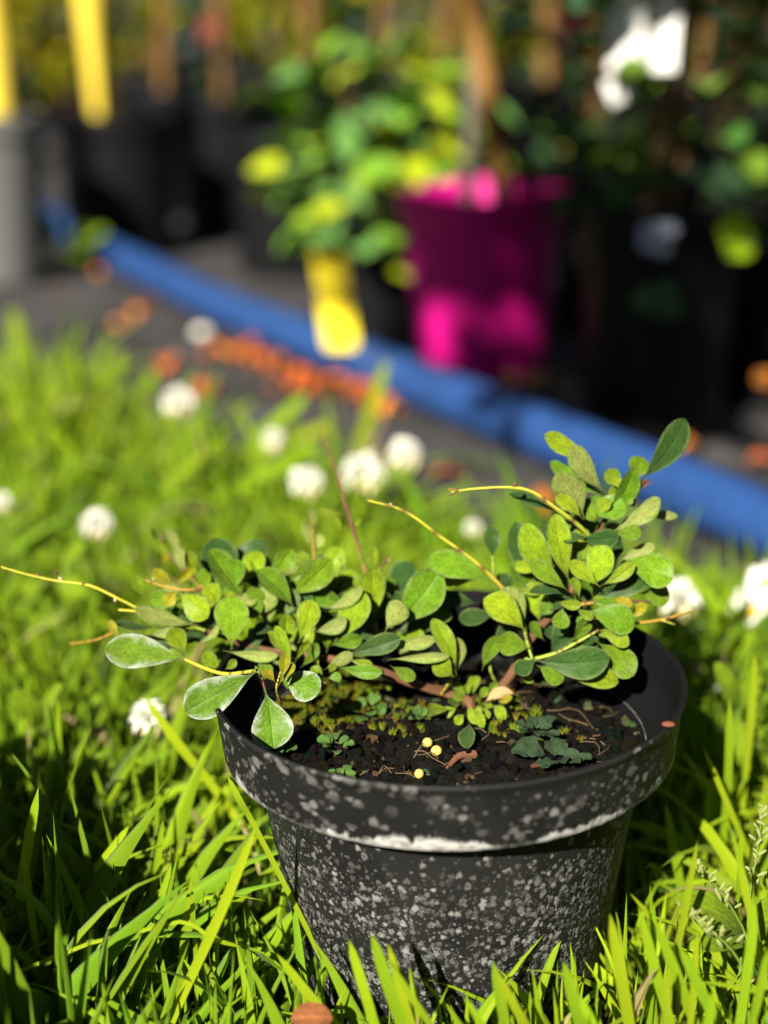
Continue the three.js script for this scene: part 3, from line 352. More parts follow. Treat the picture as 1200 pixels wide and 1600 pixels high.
// single tall blades in front of and beside the pot: [foot px, foot height mm of that pixel, tip px ...]
const tallBlade = leafy(0xffffff, 0.46, { vertexColors: true, clearcoat: 0.12, clearcoatRoughness: 0.4 });
{
  const R = rng(313), GB = [ // tip px, tip py, lower px, lower py, z plane, width px
    [545, 1468, 596, 1640, -0.452, 17], [580, 1458, 640, 1640, -0.450, 20], [606, 1474, 655, 1640, -0.446, 14], [606, 1500, 700, 1640, -0.442, 12], [432, 1490, 560, 1640, -0.462, 15], [640, 1510, 662, 1640, -0.458, 10], [770, 1502, 800, 1660, -0.452, 18], [774, 1515, 850, 1650, -0.446, 15], [725, 1556, 780, 1640, -0.44, 11], [880, 1502, 918, 1650, -0.452, 19], [905, 1556, 950, 1650, -0.44, 16], [953, 1428, 992, 1650, -0.458, 20],
    [1016, 1382, 1020, 1600, -0.478, 8], [1022, 1410, 1012, 1640, -0.470, 12], [998, 1416, 1060, 1640, -0.462, 17], [1022, 1436, 1100, 1640, -0.456, 18], [1090, 1314, 1042, 1560, -0.47, 12], [1060, 1475, 1140, 1640, -0.45, 18], [1116, 1545, 1090, 1660, -0.43, 18], [1180, 1400, 1150, 1640, -0.45, 16], [1200, 1480, 1160, 1650, -0.44, 16], [1150, 1330, 1200, 1560, -0.47, 12], [1044, 1515, 1035, 1650, -0.44, 14], [1090, 1450, 1075, 1650, -0.45, 12],
    [400, 1292, 272, 1585, -0.475, 17], [226, 1090, 345, 1245, -0.60, 15], [356, 1214, 394, 1284, -0.52, 10], [300, 1370, 276, 1575, -0.5, 15], [255, 1280, 232, 1450, -0.55, 11], [268, 1350, 225, 1480, -0.53, 11], [90, 1090, 96, 1300, -0.62, 9], [60, 1230, 20, 1480, -0.52, 17], [38, 1330, 60, 1500, -0.50, 12], [202, 1290, 120, 1390, -0.54, 13], [378, 1480, 280, 1440, -0.48, 7], [300, 1385, 305, 1480, -0.5, 8],
    [1135, 905, 1118, 1080, -0.78, 15], [1165, 1190, 1105, 1290, -0.62, 13], [1140, 1090, 1130, 1330, -0.6, 14], [1098, 1165, 1190, 1380, -0.58, 10], [1180, 1020, 1160, 1250, -0.62, 14], [1040, 1255, 1070, 1420, -0.57, 14], [1158, 1296, 1150, 1430, -0.53, 9], [1110, 1215, 1100, 1330, -0.6, 10],
    [20, 480, 40, 620, -1.62, 26], [190, 545, 150, 660, -1.5, 22], [240, 575, 215, 660, -1.42, 20], [120, 555, 112, 650, -1.5, 22], [480, 615, 400, 690, -1.25, 20], [605, 560, 560, 700, -1.22, 20], [520, 660, 420, 700, -1.2, 18], [500, 690, 330, 790, -1.05, 22],
  ];
  const tufts = {}; const TL = { front: ['tuft of long upright grass blades in front of the black pot', 0], mid: ['few grass blades standing before the middle of the pot wall', 0], corner: ['tuft of long blades where the pot wall meets the broad weed', 0], lean: ['long grass blades leaning beside the left pot wall', 0], near: ['loose tuft of dark blades on the shaded lawn', 0], right: ['tuft of upright blades in the lawn beside the pot rim', 0], edge: ['tall tuft of grass at the lawn edge by the weed mat', 0], edge2: ['thin tall blades at the lawn edge near the orange leaf drift', 0] };
  GB.forEach(([tx, ty, lx, ly, z, w]) => {
    const T = onUpright(tx, ty, z + 0.008 * (R() - 0.5)), Lw = onUpright(lx, ly, z), dir = Lw.clone().sub(T);
    let foot = Lw.clone(); if (Lw.y > 0.004) { const dn = dir.clone().normalize(); dn.y = Math.min(dn.y, -0.35); foot = Lw.clone().addScaledVector(dn, (Lw.y - 0.003) / -dn.y); foot.z += 0.01; } foot.y = 0.003;
    const c = new THREE.CatmullRomCurve3([foot, Lw.y > 0.01 ? Lw : foot.clone().lerp(T, 0.4), T.clone().lerp(Lw, 0.45).add(V(0.001 * (R() - 0.5), 0, 0.002)), T]), n = 12, W = w * perPx(T), pos = [], idx = [], face = V(0.5 * (R() - 0.5), 0.35, 1).normalize();
    for (let i = 0; i <= n; i++) { const t = i / n, p = c.getPoint(t).sub(foot), tn = c.getTangent(t), s = V().crossVectors(tn, face).normalize(), hw = W / 2 * (t > 0.7 ? Math.sqrt(Math.max(0.0004, 1 - ((t - 0.7) / 0.3) ** 2)) : 0.75 + 0.25 * t / 0.7); const m = p.clone().addScaledVector(face, -0.16 * hw); for (const v of [p.clone().addScaledVector(s, -hw), m, p.clone().addScaledVector(s, hw)]) pos.push(v.x, v.y, v.z); }
    for (let i = 0; i < n; i++) { const a = i * 3; idx.push(a, a + 1, a + 3, a + 1, a + 4, a + 3, a + 1, a + 2, a + 4, a + 2, a + 5, a + 4); }
    const g = new THREE.BufferGeometry(); g.setAttribute('position', new THREE.Float32BufferAttribute(pos, 3)); g.setIndex(idx); g.computeVertexNormals();
    const k = 0.85 + 0.3 * R(); paint(g, lin(0.23 * k * (0.85 + 0.3 * R()), 0.34 * k, 0.005));
    const key = z < -0.9 ? (tx < 300 ? 'edge' : 'edge2') : tx > 1000 || tx === 998 ? (z > -0.5 ? 'corner' : 'right') : tx > 700 ? 'mid' : tx > 420 ? 'front' : tx > 210 ? 'lean' : 'near';
    const G = tufts[key] ??= thing('grass_tuft', TL[key][0], 'grass', foot); g.translate(foot.x - G.position.x, foot.y - G.position.y, foot.z - G.position.z); part('blade', g, tallBlade, G);
  });
}
// ------------------------------------------------------------------ flowers, seed heads and broad leaves in the lawn
{
  const R = rng(808), petal = leafy(0xffffff, 0.3, { vertexColors: true }), stalk = leafy(lin(0.16, 0.24, 0.03), 0.2);
  function clover(px, py, y, r, label, group) {
    const H = onLevel(px, py, y), foot = V(H.x + 0.012 * (R() - 0.5), 0.003, H.z + 0.01 * (R() - 0.5)), g = thing('clover_flower', label, 'flower', foot, group), c = H.clone().sub(foot), fl = [], n = 46;
    for (let i = 0; i < n; i++) { const yy = 1 - 1.7 * (i + 0.5) / n, a = i * 2.39996, s = Math.sqrt(Math.max(0, 1 - yy * yy)), d = V(Math.cos(a) * s, yy, Math.sin(a) * s), L = r * (0.85 + 0.3 * R()), b = c.clone().addScaledVector(d, r * 0.12), t = c.clone().addScaledVector(d, L).add(V(0, yy < -0.1 ? -0.1 * r : 0.05 * r, 0)); const w = yy < -0.35 ? lin(0.62, 0.55, 0.28) : lin(0.82, 0.81, 0.74); fl.push(leafGeo(b, t, r * 0.42, V(0, 1, 0).add(V(R() - 0.5, 0, R() - 0.5)), { rows: 4, cols: [-1, -0.5, 0, 0.5, 1], shape: 'lance', cup: 0.7, bend: 0.12, top: w, under: w, R, thick: 0.0001 })); }
    part('flower_head', mergeGeometries(fl), petal, g);
    part('stem', tube([V(0, 0, 0), c.clone().multiplyScalar(0.5).add(V(0.004 * (R() - 0.5), 0, 0.003)), c], 0.0008, 0.0007, 10, 5), stalk, g);
  }
  const far = 'white clover flower head in the sunlit grass near the lawn edge', gf = 'clover flowers in the lawn';
  [[277, 630, 0.125, 0.013], [427, 688, 0.115, 0.009], [478, 755, 0.11, 0.0115], [567, 740, 0.11, 0.015], [632, 712, 0.105, 0.0125]].forEach((a) => clover(...a, far, gf));
  clover(152, 822, 0.11, 0.0105, 'white clover flower alone in the grass left of the shrub', gf); clover(4, 786, 0.10, 0.0070, 'small white clover flower amid tall grass away from the others', gf);
  clover(231, 1124, 0.075, 0.0095, 'white clover flower with cream lower florets beside a broad leaning blade', gf); clover(252, 1150, 0.05, 0.0045, 'small cream clover flower just below a larger one', gf);
  clover(1058, 938, 0.085, 0.013, 'white flower head directly behind the pot rim', gf); clover(284, 1396, 0.035, 0.0065, 'white clover flower half hidden between grass blades close to the pot wall', gf); clover(288, 1422, 0.030, 0.0060, 'cream clover flower low between grass blades close to the pot wall', gf);
  clover(1128, 1078, 0.05, 0.006, 'small white clover flower in the grass right of the pot rim', gf); clover(738, 826, 0.07, 0.006, 'tiny white clover flower behind the arching yellow shoot', gf);
  function daisy(px, py, y, r, label) {
    const H = onLevel(px, py, y), foot = V(H.x + 0.006, 0.003, H.z), g = thing('daisy', label, 'flower', foot, 'daisies beside the pot'), c = H.clone().sub(foot), N = 13, ax = V(-0.35, 0.5, 0.8).normalize(), u = V().crossVectors(ax, V(0, 1, 0)).normalize(), w = V().crossVectors(ax, u);
    for (let i = 0; i < N; i++) { const a = i / N * 6.283 + 0.2 * R(), d = u.clone().multiplyScalar(Math.cos(a)).addScaledVector(w, Math.sin(a)).addScaledVector(ax, 0.15 * R()); part('petal', leafGeo(c.clone().addScaledVector(d, r * 0.2), c.clone().addScaledVector(d, r * (0.9 + 0.2 * R())), r * 0.4, ax, { rows: 5, cols: [-1, -0.5, 0, 0.5, 1], cup: 0.2, bend: 0.05, top: lin(0.8, 0.78, 0.74), under: lin(0.8, 0.74, 0.72), R, shape: 'lance' }), petal, g); }
    const disc = new THREE.SphereGeometry(r * 0.3, 14, 8); disc.translate(c.x, c.y, c.z); part('yellow_centre', disc, std(lin(0.65, 0.45, 0.02), 0.8), g); part('stem', tube([V(0, 0, 0), c.clone().multiplyScalar(0.5).add(V(0.004, 0, -0.004)), c], 0.0009, 0.0008, 8, 5), stalk, g);
  }
  daisy(1172, 955, 0.07, 0.014, 'white daisy with yellow centre in the grass behind the pot'); daisy(1196, 912, 0.085, 0.012, 'white daisy standing taller behind the yellow centred one');
  // broad lawn weeds
  const wl = leafy(0xffffff, 0.45, { vertexColors: true, map: leafMap });
  function weed(px, py, z, rows, label) { const f = onUpright(px, py, z); const foot = V(f.x, 0.003, f.z), g = thing('broadleaf_weed', label, 'weed', foot); for (const [bx, by, tx, ty, w, dz] of rows) { const B = onUpright(bx, by, z).sub(foot), T = onUpright(tx, ty, z + dz).sub(foot), k = 0.85 + 0.3 * R(), c = lin(0.26 * k, 0.40 * k, 0.012); part('leaf', leafGeo(B, T, w * perPx(f), V(-0.2, 0.75, 0.6), { top: c, under: c.clone().lerp(lin(0.2, 0.28, 0.1), 0.4), shape: 'clover', cup: 0.1, bend: 0.1, wave: 0.05, R }), wl, g); part('stem', tube([V(0, 0, 0), B.clone().multiplyScalar(0.5).add(V(0, 0.004, 0)), B], 0.0009, 0.0007, 8, 5), stalk, g); } }
  weed(1160, 1500, -0.50, [[1160, 1470, 1062, 1405, 62, 0.02], [1168, 1475, 1105, 1480, 54, 0.03], [1172, 1465, 1235, 1420, 70, 0.015]], 'bright broad leaved weed in the grass beside the pot wall');
  weed(1150, 1130, -0.66, [[1150, 1110, 1120, 1038, 40, 0.015], [1155, 1110, 1192, 1060, 36, 0.01], [1150, 1120, 1172, 1210, 34, 0.03]], 'dark green round leaved weed behind the grass right of the rim');
  weed(90, 900, -0.80, [[85, 900, 60, 860, 44, 0.01], [95, 900, 130, 850, 40, 0.01], [90, 910, 130, 930, 40, 0.02], [80, 905, 40, 930, 44, 0.02]], 'bright round leaved weed behind the long reddish shoot');
  weed(60, 1130, -0.66, [[70, 1130, 20, 1080, 40, 0.01], [70, 1125, 95, 1070, 36, 0.01], [60, 1140, 30, 1170, 30, 0.02]], 'blue green weed leaves in the grass left of the clover flower');
  // annual meadow grass seed heads
  const sp = leafy(lin(0.30, 0.34, 0.11), 0.4), spike = new THREE.SphereGeometry(1, 6, 4); spike.scale(0.32, 1, 0.32);
  function seedHead(pts, z, label) { const P = pts.map(([x, y]) => onUpright(x, y, z)), foot = V(P[0].x, 0.003, P[0].z), g = thing('grass_seed_head', label, 'seed head', foot, 'meadow grass seed heads by the pot'), L = P.map((p) => p.sub(foot)); if (L[0].y > 0.01) L.unshift(V(0, 0, 0)); const c = new THREE.CatmullRomCurve3(L), geo = []; part('stalk', tube(L, 0.0007, 0.0004, 16, 5), stalk, g); for (let i = 0; i < 26; i++) { const t = 0.55 + 0.45 * i / 25, p = c.getPoint(t), s = spike.clone(), k = 0.0013 + 0.0012 * R(), a = i * 2.4, off = 0.005 * (1.1 - t) * 2 * R(); s.scale(k, k, k); s.rotateZ((Math.cos(a) > 0 ? -1 : 1) * (0.2 + 0.9 * R())); s.translate(p.x + off * Math.cos(a), p.y + 0.002 * R(), p.z + off * Math.sin(a)); geo.push(s); } part('spikelets', mergeGeometries(geo), sp, g); }
  seedHead([[1165, 1520], [1172, 1400], [1185, 1320], [1192, 1262]], -0.5, 'pale upright grass seed head right of the pot'); seedHead([[1170, 1480], [1150, 1430], [1110, 1375], [1085, 1352]], -0.49, 'pale grass seed head arching towards the pot'); seedHead([[1165, 1530], [1140, 1480], [1105, 1450], [1065, 1418]], -0.47, 'pale seed head lying over the broad weed leaf');
  // dead leaf in the grass by the pot, and dead stalks
  const dl = leafy(0xffffff, 0.2, { vertexColors: true, map: leafMap }), at = onUpright(485, 1592, -0.455);
  const dg = single('dead_leaf', leafGeo(V(-0.007, 0, 0), V(0.008, 0.002, 0.002), 0.012, V(0.1, 0.7, 0.7), { top: lin(0.34, 0.13, 0.05), under: lin(0.3, 0.14, 0.06), shape: 'clover', cup: 0.5, bend: 0.2, wave: 0.12, R }), dl, 'orange brown dead leaf caught in the grass before the pot', 'leaf', null, at);
}

// ------------------------------------------------------------------ blue pipe and litter
const stemGreen = leafy(lin(0.16, 0.24, 0.03), 0.2);
{
  const PR = 0.027, c = [[-60, 268], [20, 312], [90, 350], [150, 384], [240, 428], [330, 472], [450, 520], [560, 562], [680, 610], [800, 658], [920, 706], [1040, 752], [1130, 790], [1240, 838], [1400, 910]].map(([x, y]) => onLevel(x, y, PR)), far = c[0].clone().add(V(-0.5, 0, -1.2)); c.unshift(far);
  const o = c[8].clone().setY(0), pts = c.map((p) => p.clone().sub(o));
  const t = texture(512, 64, (u, v) => { const k = 0.86 + 0.14 * fbm(u * 30, v * 5, 7, 4, 30); return [k, k, k * 0.98]; }); t.repeat.set(6, 1);
  single('blue_pipe', tube(pts, PR, PR, 120, 24), std(lin(0.018, 0.055, 0.19), 0.45, { map: t }), 'long blue plastic water pipe lying across the weed mat', 'pipe', null, o);
  const R = rng(61), lm = leafy(0xffffff, 0.2, { vertexColors: true }), cols = [lin(0.45, 0.10, 0.015), lin(0.32, 0.07, 0.02), lin(0.50, 0.17, 0.03), lin(0.22, 0.09, 0.05)];
  const shapes = cols.map((k) => leafGeo(V(-0.5, 0.06, 0), V(0.5, 0.1, 0.05), 0.6, V(0.1, 1, 0.1), { top: k, under: k, cup: 0.4, bend: 0.25, wave: 0.12, R, thick: 0.004 }));
  const orange = [[345, 552], [365, 562], [385, 558], [405, 572], [425, 568], [445, 580], [460, 590], [480, 596], [500, 604], [520, 612], [540, 622], [560, 618], [585, 636], [605, 640], [620, 650], [395, 580], [440, 600], [350, 566], [475, 610], [510, 628]];
  for (let i = 0; i < 22; i++) { const t = R(); orange.push([lerp(335, 630, t) + 16 * (R() - 0.5), lerp(548, 648, t) + 22 * (R() - 0.4)]); }
  orange.forEach(([x, y], i) => { const p = onLevel(x, y, 0), m = single('fallen_leaf', shapes[i % 3], lm, 'orange fallen leaf in the drift along the blue pipe', 'leaf', 'orange leaf drift by the pipe', p); m.scale.setScalar(0.024 + 0.014 * R()); m.rotation.y = R() * 6.28; m.position.y = 0.002; });
  [[232, 486], [220, 498], [270, 575], [262, 582], [130, 425], [150, 432], [420, 620], [405, 540], [505, 690], [1075, 716], [1060, 900], [330, 620], [700, 760], [180, 520], [90, 470], [860, 800]].forEach(([x, y], i) => { const p = onLevel(x, y, 0), m = single('fallen_leaf', shapes[(i + 1) % 4], lm, 'brown red fallen leaf lying loose on the grey weed mat', 'leaf', 'loose leaves on the weed mat', p); m.scale.setScalar(0.026 + 0.014 * R()); m.rotation.y = R() * 6.28; m.position.y = 0.002; });
  const pe = new THREE.IcosahedronGeometry(0.012, 2); pe.scale(1, 0.65, 0.9); pe.translate(0, 0.006, 0); const q = onLevel(316, 526, 0);
  single('white_pebble', pe, std(lin(0.62, 0.58, 0.52), 0.7), 'white pebble on the weed mat in front of the blue pipe', 'pebble', null, q); single('red_petal', shapes[1], lm, 'red leaf scrap lying behind the blue pipe', 'leaf', null, onLevel(1186, 740, 0).setY(0.003)).scale.setScalar(0.035);
  // small weed over the far end of the pipe
  const w = onLevel(95, 432, 0), g = thing('pipe_weed', 'yellow green seedling weed growing against the far blue pipe', 'weed', w), wm = leafy(0xffffff, 0.45, { vertexColors: true });
  for (let i = 0; i < 16; i++) { const a = R() * 6.28, h = 0.03 + 0.06 * R(), B = V(0.02 * Math.cos(a) + 0.05 * (R() - 0.5), h, 0.03 * R()), T = B.clone().add(V(0.05 * Math.cos(a), 0.01 + 0.03 * R(), 0.035 * Math.sin(a) + 0.01)), k = lin(0.17, 0.28, 0.012); part('leaf', leafGeo(B, T, 0.03, V(0.1, 0.8, 0.5), { top: k, under: k, rows: 6, cols: [-1, -0.5, 0, 0.5, 1], R }), wm, g); part('stem', tube([V(0, 0, 0), B.clone().multiplyScalar(0.5), B], 0.0015, 0.001, 4, 4), stemGreen, g); }
}

// ------------------------------------------------------------------ nursery stock behind the pipe
const nurseryMat = std(lin(0.006, 0.006, 0.007), 0.42), greyPotMat = std(lin(0.10, 0.10, 0.095), 0.6), compost = std(lin(0.03, 0.02, 0.012), 0.95);
function nurseryPot(x, z, r, h, mat, label, group, soil = true) {
  const g = thing('nursery_pot', label, 'pot', [x, 0.001, z], group), b = r * 0.80;
  part('wall', lathe([[0, 0.002], [b * 0.96, 0.002], [b, 0.008], [r * 0.94, h * 0.86]], 40, 0, h), mat, g);
  part('rim', lathe([[r * 0.94, h * 0.86], [r, h * 0.865], [r, h * 0.985], [r * 0.985, h], [r * 0.96, h], [r * 0.92, h * 0.84]], 40, 0, h), mat, g);
  if (soil) { const s = new THREE.CylinderGeometry(r * 0.925, r * 0.9, 0.01, 28); s.translate(0, h * 0.88, 0); part('compost', s, compost, g); }
  return g;
}
const potAt = (px, py, wpx, h, mat, label, group) => { const p = onLevel(px, py, 0), r = wpx * perPx(p) / 2; return [nurseryPot(p.x, p.z - r * 0.8, r, h, mat, label, group), V(p.x, h * 0.88, p.z - r * 0.8), r]; };
const GA = 'black nursery pots standing in rows behind the pipe', LA = 'black nursery pot with a young tree trunk rising from it';
const leafShape = [[0.62, 0.1], [0.5, 0.22], [0.72, -0.05]].map(([w, b], i) => leafGeo(V(0, 0, 0), V(0, 0.15, 0.98), w, V(0, 1, 0), { rows: 6, cols: [-1, -0.5, 0, 0.5, 1], colored: false, cup: 0.2, bend: b, shape: i === 1 ? 'lance' : 'obovate', R: rng(i + 3), thick: 0.006 }));
const barkMat = std(lin(0.22, 0.13, 0.06), 0.85, { map: barkTex });
// a bushy plant: stems as parts, leaves each a mesh where they show, else one crown
function bush(name, label, category, pos, o) {
  const { h, rx, rz = rx, n, L, cols, each, y0 = 0.1, stems = 5, seed, group, through = 0.4, droop = -0.35 } = o, R = rng(seed), g = thing(name, label, category, pos, group), mats = cols.map((c) => leafy(c, through)), q = new THREE.Quaternion(), geos = [];
  const tips = []; for (let i = 0; i < stems; i++) { const a = i / stems * 6.28 + R(), t = V(Math.cos(a) * rx * 0.6 * R(), h * (0.7 + 0.3 * R()), Math.sin(a) * rz * 0.6 * R()); tips.push(t); part('stem', tube([V(0.01 * Math.cos(a), -0.004, 0.01 * Math.sin(a)), t.clone().multiplyScalar(0.5).add(V(0.02 * (R() - 0.5), 0, 0.02 * (R() - 0.5))), t], h * 0.010, h * 0.004, 8, 5), barkMat, g); }
  for (let i = 0; i < n; i++) {
    const a = R() * 6.28, v = R(), rad = Math.sqrt(0.15 + 0.85 * R()), y = lerp(y0 * h, h, v), w = Math.sin(Math.PI * clamp(0.12 + 0.8 * v)) * (0.75 + 0.5 * noise(a * 2, v * 5, seed)), p = V(Math.cos(a) * rx * rad * w, y, Math.sin(a) * rz * rad * w), s = L * (0.65 + 0.6 * R());
    q.setFromEuler(new THREE.Euler(droop + 1.1 * (R() - 0.5), Math.PI / 2 - a + (R() - 0.5) * 1.2, (R() - 0.5) * 0.9, 'YXZ'));
    const mi = Math.floor(R() * mats.length);
    if (each) { const m = part('leaf', leafShape[i % 3], mats[mi], g); m.position.copy(p); m.quaternion.copy(q); m.scale.setScalar(s); } else { const c = leafShape[i % 3].clone(); c.applyMatrix4(new THREE.Matrix4().compose(p, q, V(s, s, s))); (geos[mi] ??= []).push(c); }
  }
  geos.forEach((a, k) => { part('crown', mergeGeometries(a), mats[k], g); });
  return g;
}
function pottedTree(px, py, wpx, h, trunkPx, lean, col, seed, tall = 1.9) {     // black pot, trunk rising out of the frame, crown above
  const [, top, r] = potAt(px, py, wpx, h, nurseryMat, LA, GA), R = rng(seed), g = thing('young_tree', 'slender young tree trunk rising from a black pot behind the pipe', 'tree', top, 'young trees in pots'), tr = trunkPx * perPx(top) / 2;
  const head = V(lean * tall, tall, 0.1 * (R() - 0.5)); part('trunk', tube([V(0, -0.005, 0), head.clone().multiplyScalar(0.4).add(V(0.015, 0, 0)), head], tr, tr * 0.6, 20, 9, 0.1, seed), barkMat, g);
  const geo = []; for (let i = 0; i < 70; i++) { const d = V(R() - 0.5, R() - 0.5, R() - 0.5).normalize().multiplyScalar(0.45 * Math.cbrt(R())), c = leafShape[i % 3].clone(), s = 0.06 + 0.05 * R(); c.applyMatrix4(new THREE.Matrix4().compose(head.clone().add(d).add(V(0, -0.1, 0)), new THREE.Quaternion().setFromEuler(new THREE.Euler(R() * 6, R() * 6, R() * 6)), V(s, s, s))); geo.push(c); }
  part('crown', mergeGeometries(geo), leafy(col, 0.4), g);
  for (let i = 0; i < 6; i++) { const e = head.clone().add(V(R() - 0.5, 0.5 * R() - 0.1, R() - 0.5).multiplyScalar(0.6)), s = head.clone().multiplyScalar(0.7 + 0.05 * i); part('limb', tube([s, s.clone().lerp(e, 0.5).add(V(0, 0.03, 0)), e], tr * 0.35, tr * 0.12, 6, 5), barkMat, g); }
}
const YG = lin(0.26, 0.27, 0.01), MG = lin(0.07, 0.16, 0.02), DG = lin(0.03, 0.085, 0.03);
// left: sunlit grey pot and black pots
potAt(-14, 452, 170, 0.27, greyPotMat, 'pale grey plastic pot in the sun at the end of the row');
potAt(178, 410, 205, 0.255, nurseryMat, 'black nursery pot holding the leaning yellow cane');
potAt(440, 436, 175, 0.235, nurseryMat, 'black nursery pot without a plant just behind the blue pipe');
pottedTree(345, 372, 150, 0.27, 22, -0.01, MG, 41); pottedTree(480, 345, 165, 0.27, 28, 0.0, YG, 43); pottedTree(595, 372, 120, 0.26, 18, 0.0, MG, 44); pottedTree(690, 352, 150, 0.27, 26, 0.01, MG, 45); pottedTree(850, 350, 150, 0.26, 20, -0.01, MG, 46); pottedTree(258, 340, 130, 0.27, 16, 0.0, YG, 47); pottedTree(1090, 340, 150, 0.27, 18, 0, MG, 48); pottedTree(975, 335, 140, 0.26, 16, 0, MG, 49);
for (let i = 0; i < 9; i++) { const x = -1.7 + i * 0.42 + 0.1 * hash(i, 3), z = -4.35 - 0.3 * hash(i, 9); nurseryPot(x, z, 0.14, 0.27, nurseryMat, 'black nursery pot in the back row before the yellow green shrubs', 'back row of black pots'); }
// yellow canes
function cane(px, py, tx, ty, r, z, label) { const T = onUpright(tx, ty, z), f = onUpright(px, py, z), dir = f.clone().sub(T).normalize(), foot = f.clone().addScaledVector(dir, 0.06), up = T.clone().addScaledVector(dir, -0.55).sub(foot); single('yellow_cane', tube([V(0, 0, 0), up.clone().multiplyScalar(0.5), up], r, r * 0.95, 14, 10, 0.12, 7), std(lin(0.62, 0.47, 0.05), 0.55), label, 'cane', 'yellow canes in pots', foot); }
const zP2 = onLevel(178, 410, 0).z - 0.12; cane(170, 215, 140, 5, 0.025, zP2, 'yellow cane leaning in a black pot behind the pipe'); cane(4, 222, -6, 95, 0.022, onLevel(-14, 452, 0).z - 0.1, 'yellow cane standing in the pale grey pot');
// leafy plant left of the magenta pot, with its yellow label
{
  const [, top] = potAt(585, 545, 150, 0.15, nurseryMat, 'low black pot between the blue pipe and the magenta pot');
  bush('laurel_plant', 'round leaved bright green plant in a low black pot beside the magenta pot', 'plant', top.clone().add(V(-0.005, 0, 0)), { h: 0.25, rx: 0.13, n: 150, L: 0.075, droop: 0.45, cols: [lin(0.42, 0.50, 0.012), lin(0.20, 0.40, 0.03), lin(0.12, 0.27, 0.06)], each: true, seed: 12, y0: 0.05, stems: 4 });
  const s = new THREE.Shape(); s.moveTo(-0.016, 0); s.lineTo(0.014, 0); s.quadraticCurveTo(0.02, 0, 0.02, 0.012); s.lineTo(0.018, 0.105); s.lineTo(-0.018, 0.112); s.lineTo(-0.02, 0.01); s.closePath();
  const lg = new THREE.ExtrudeGeometry(s, { depth: 0.0012, bevelEnabled: false }), lp = lg.attributes.position; for (let i = 0; i < lp.count; i++) { const y = lp.getY(i); lp.setX(i, lp.getX(i) - 1.2 * (y - 0.05) ** 2 - 0.12 * y); lp.setZ(i, lp.getZ(i) - 0.25 * y); } lg.computeVertexNormals();
  const t = onLevel(536, 566, 0.03); single('plant_label', lg, std(lin(0.70, 0.55, 0.01), 0.5), 'blank yellow plastic plant label leaning over the blue pipe', 'label', null, t.setY(0.045));
}
// magenta pot with stake and stem
{
  const b = onLevel(748, 612, 0), px = perPx(b), r = 0.098, h = 0.222, g = thing('magenta_pot', 'bright magenta plastic pot standing behind the blue pipe', 'pot', [b.x + 0.008, 0.001, b.z - 0.07]);
  const mg = std(lin(0.50, 0.006, 0.19), 0.45), prof = [[0, 0.002], [0.068, 0.002], [0.073, 0.006], [0.076, 0.03], [r * 0.90, h * 0.83]], rim = [[r * 0.90, h * 0.83], [r * 0.95, h * 0.85], [r * 1.02, h * 0.97], [r * 1.05, h], [r * 1.03, h * 1.005], [r * 0.97, h * 0.97], [r * 0.88, h * 0.80]];
  const wob = (gg) => { const p = gg.attributes.position; for (let i = 0; i < p.count; i++) { const a = Math.atan2(p.getZ(i), p.getX(i)), y = p.getY(i), k = 1 + 0.02 * (y / h) ** 3 * Math.sin(4 * a + 0.5); p.setXYZ(i, p.getX(i) * k, y + 0.004 * (y / h) ** 6 * Math.sin(3 * a), p.getZ(i) * k); } gg.computeVertexNormals(); return gg; };
  part('wall', wob(lathe(prof, 64, 0, h)), mg, g); part('rim', wob(lathe(rim, 64, 0, h)), mg, g); const s = new THREE.CylinderGeometry(r * 0.88, r * 0.86, 0.01, 32); s.translate(0, h * 0.84, 0); part('compost', s, compost, g); g.rotation.z = 0.03;
  const top = V(g.position.x, h * 0.86, g.position.z), zt = top.z;
  const P = [[786, 322], [770, 200], [752, 90], [738, 0]].map(([x, y]) => onUpright(x, y, zt + 0.02)), f = P[0].clone().add(V(0.002, -0.03, 0)); single('wooden_stake', tube([f, ...P, P[3].clone().add(V(-0.06, 0.45, 0))].map((p) => p.clone().sub(f)), 0.0125, 0.011, 24, 8, 0.08, 3), std(lin(0.33, 0.19, 0.07), 0.8, { map: barkTex }), 'brown wooden stake standing in the magenta pot', 'stake', null, f.clone());
  const st = thing('rose_stem', 'grey woody stem with high leaves growing in the magenta pot', 'plant', top.clone().add(V(-0.02, 0, 0.01)));
  part('stem', tube([V(0, -0.01, 0), V(0.003, 0.2, 0), V(-0.01, 0.5, 0.01), V(0.0, 0.9, 0)], 0.009, 0.006, 20, 8, 0.15, 8), std(lin(0.13, 0.12, 0.09), 0.9), st); const R = rng(17), geo = []; for (let i = 0; i < 130; i++) { const c = leafShape[i % 3].clone(), sc = 0.05 + 0.03 * R(), d = V(R() - 0.5, R() - 0.5, R() - 0.5).multiplyScalar(0.5); c.applyMatrix4(new THREE.Matrix4().compose(V(0, 0.9, 0).add(d), new THREE.Quaternion().setFromEuler(new THREE.Euler(R() * 6, R() * 6, R() * 6)), V(sc, sc, sc))); geo.push(c); } part('crown', mergeGeometries(geo), leafy(MG, 0.4), st);
  const lm = leafy(0xffffff, 0.25, { vertexColors: true }), tn = lin(0.42, 0.26, 0.08); [[790, 604, 0.2], [832, 602, -0.3]].forEach(([x, y, a]) => { const p = onLevel(x, y, 0.012); single('dry_leaf', leafGeo(V(-0.012, -0.006, 0), V(0.014, 0.014, 0.004), 0.022, V(a, 0.5, 0.8), { top: tn, under: tn, cup: 0.4, bend: 0.2, wave: 0.1, R }), lm, 'tan dry leaf lying against the foot of the magenta pot', 'leaf', 'dry leaves at the magenta pot', p); });
}
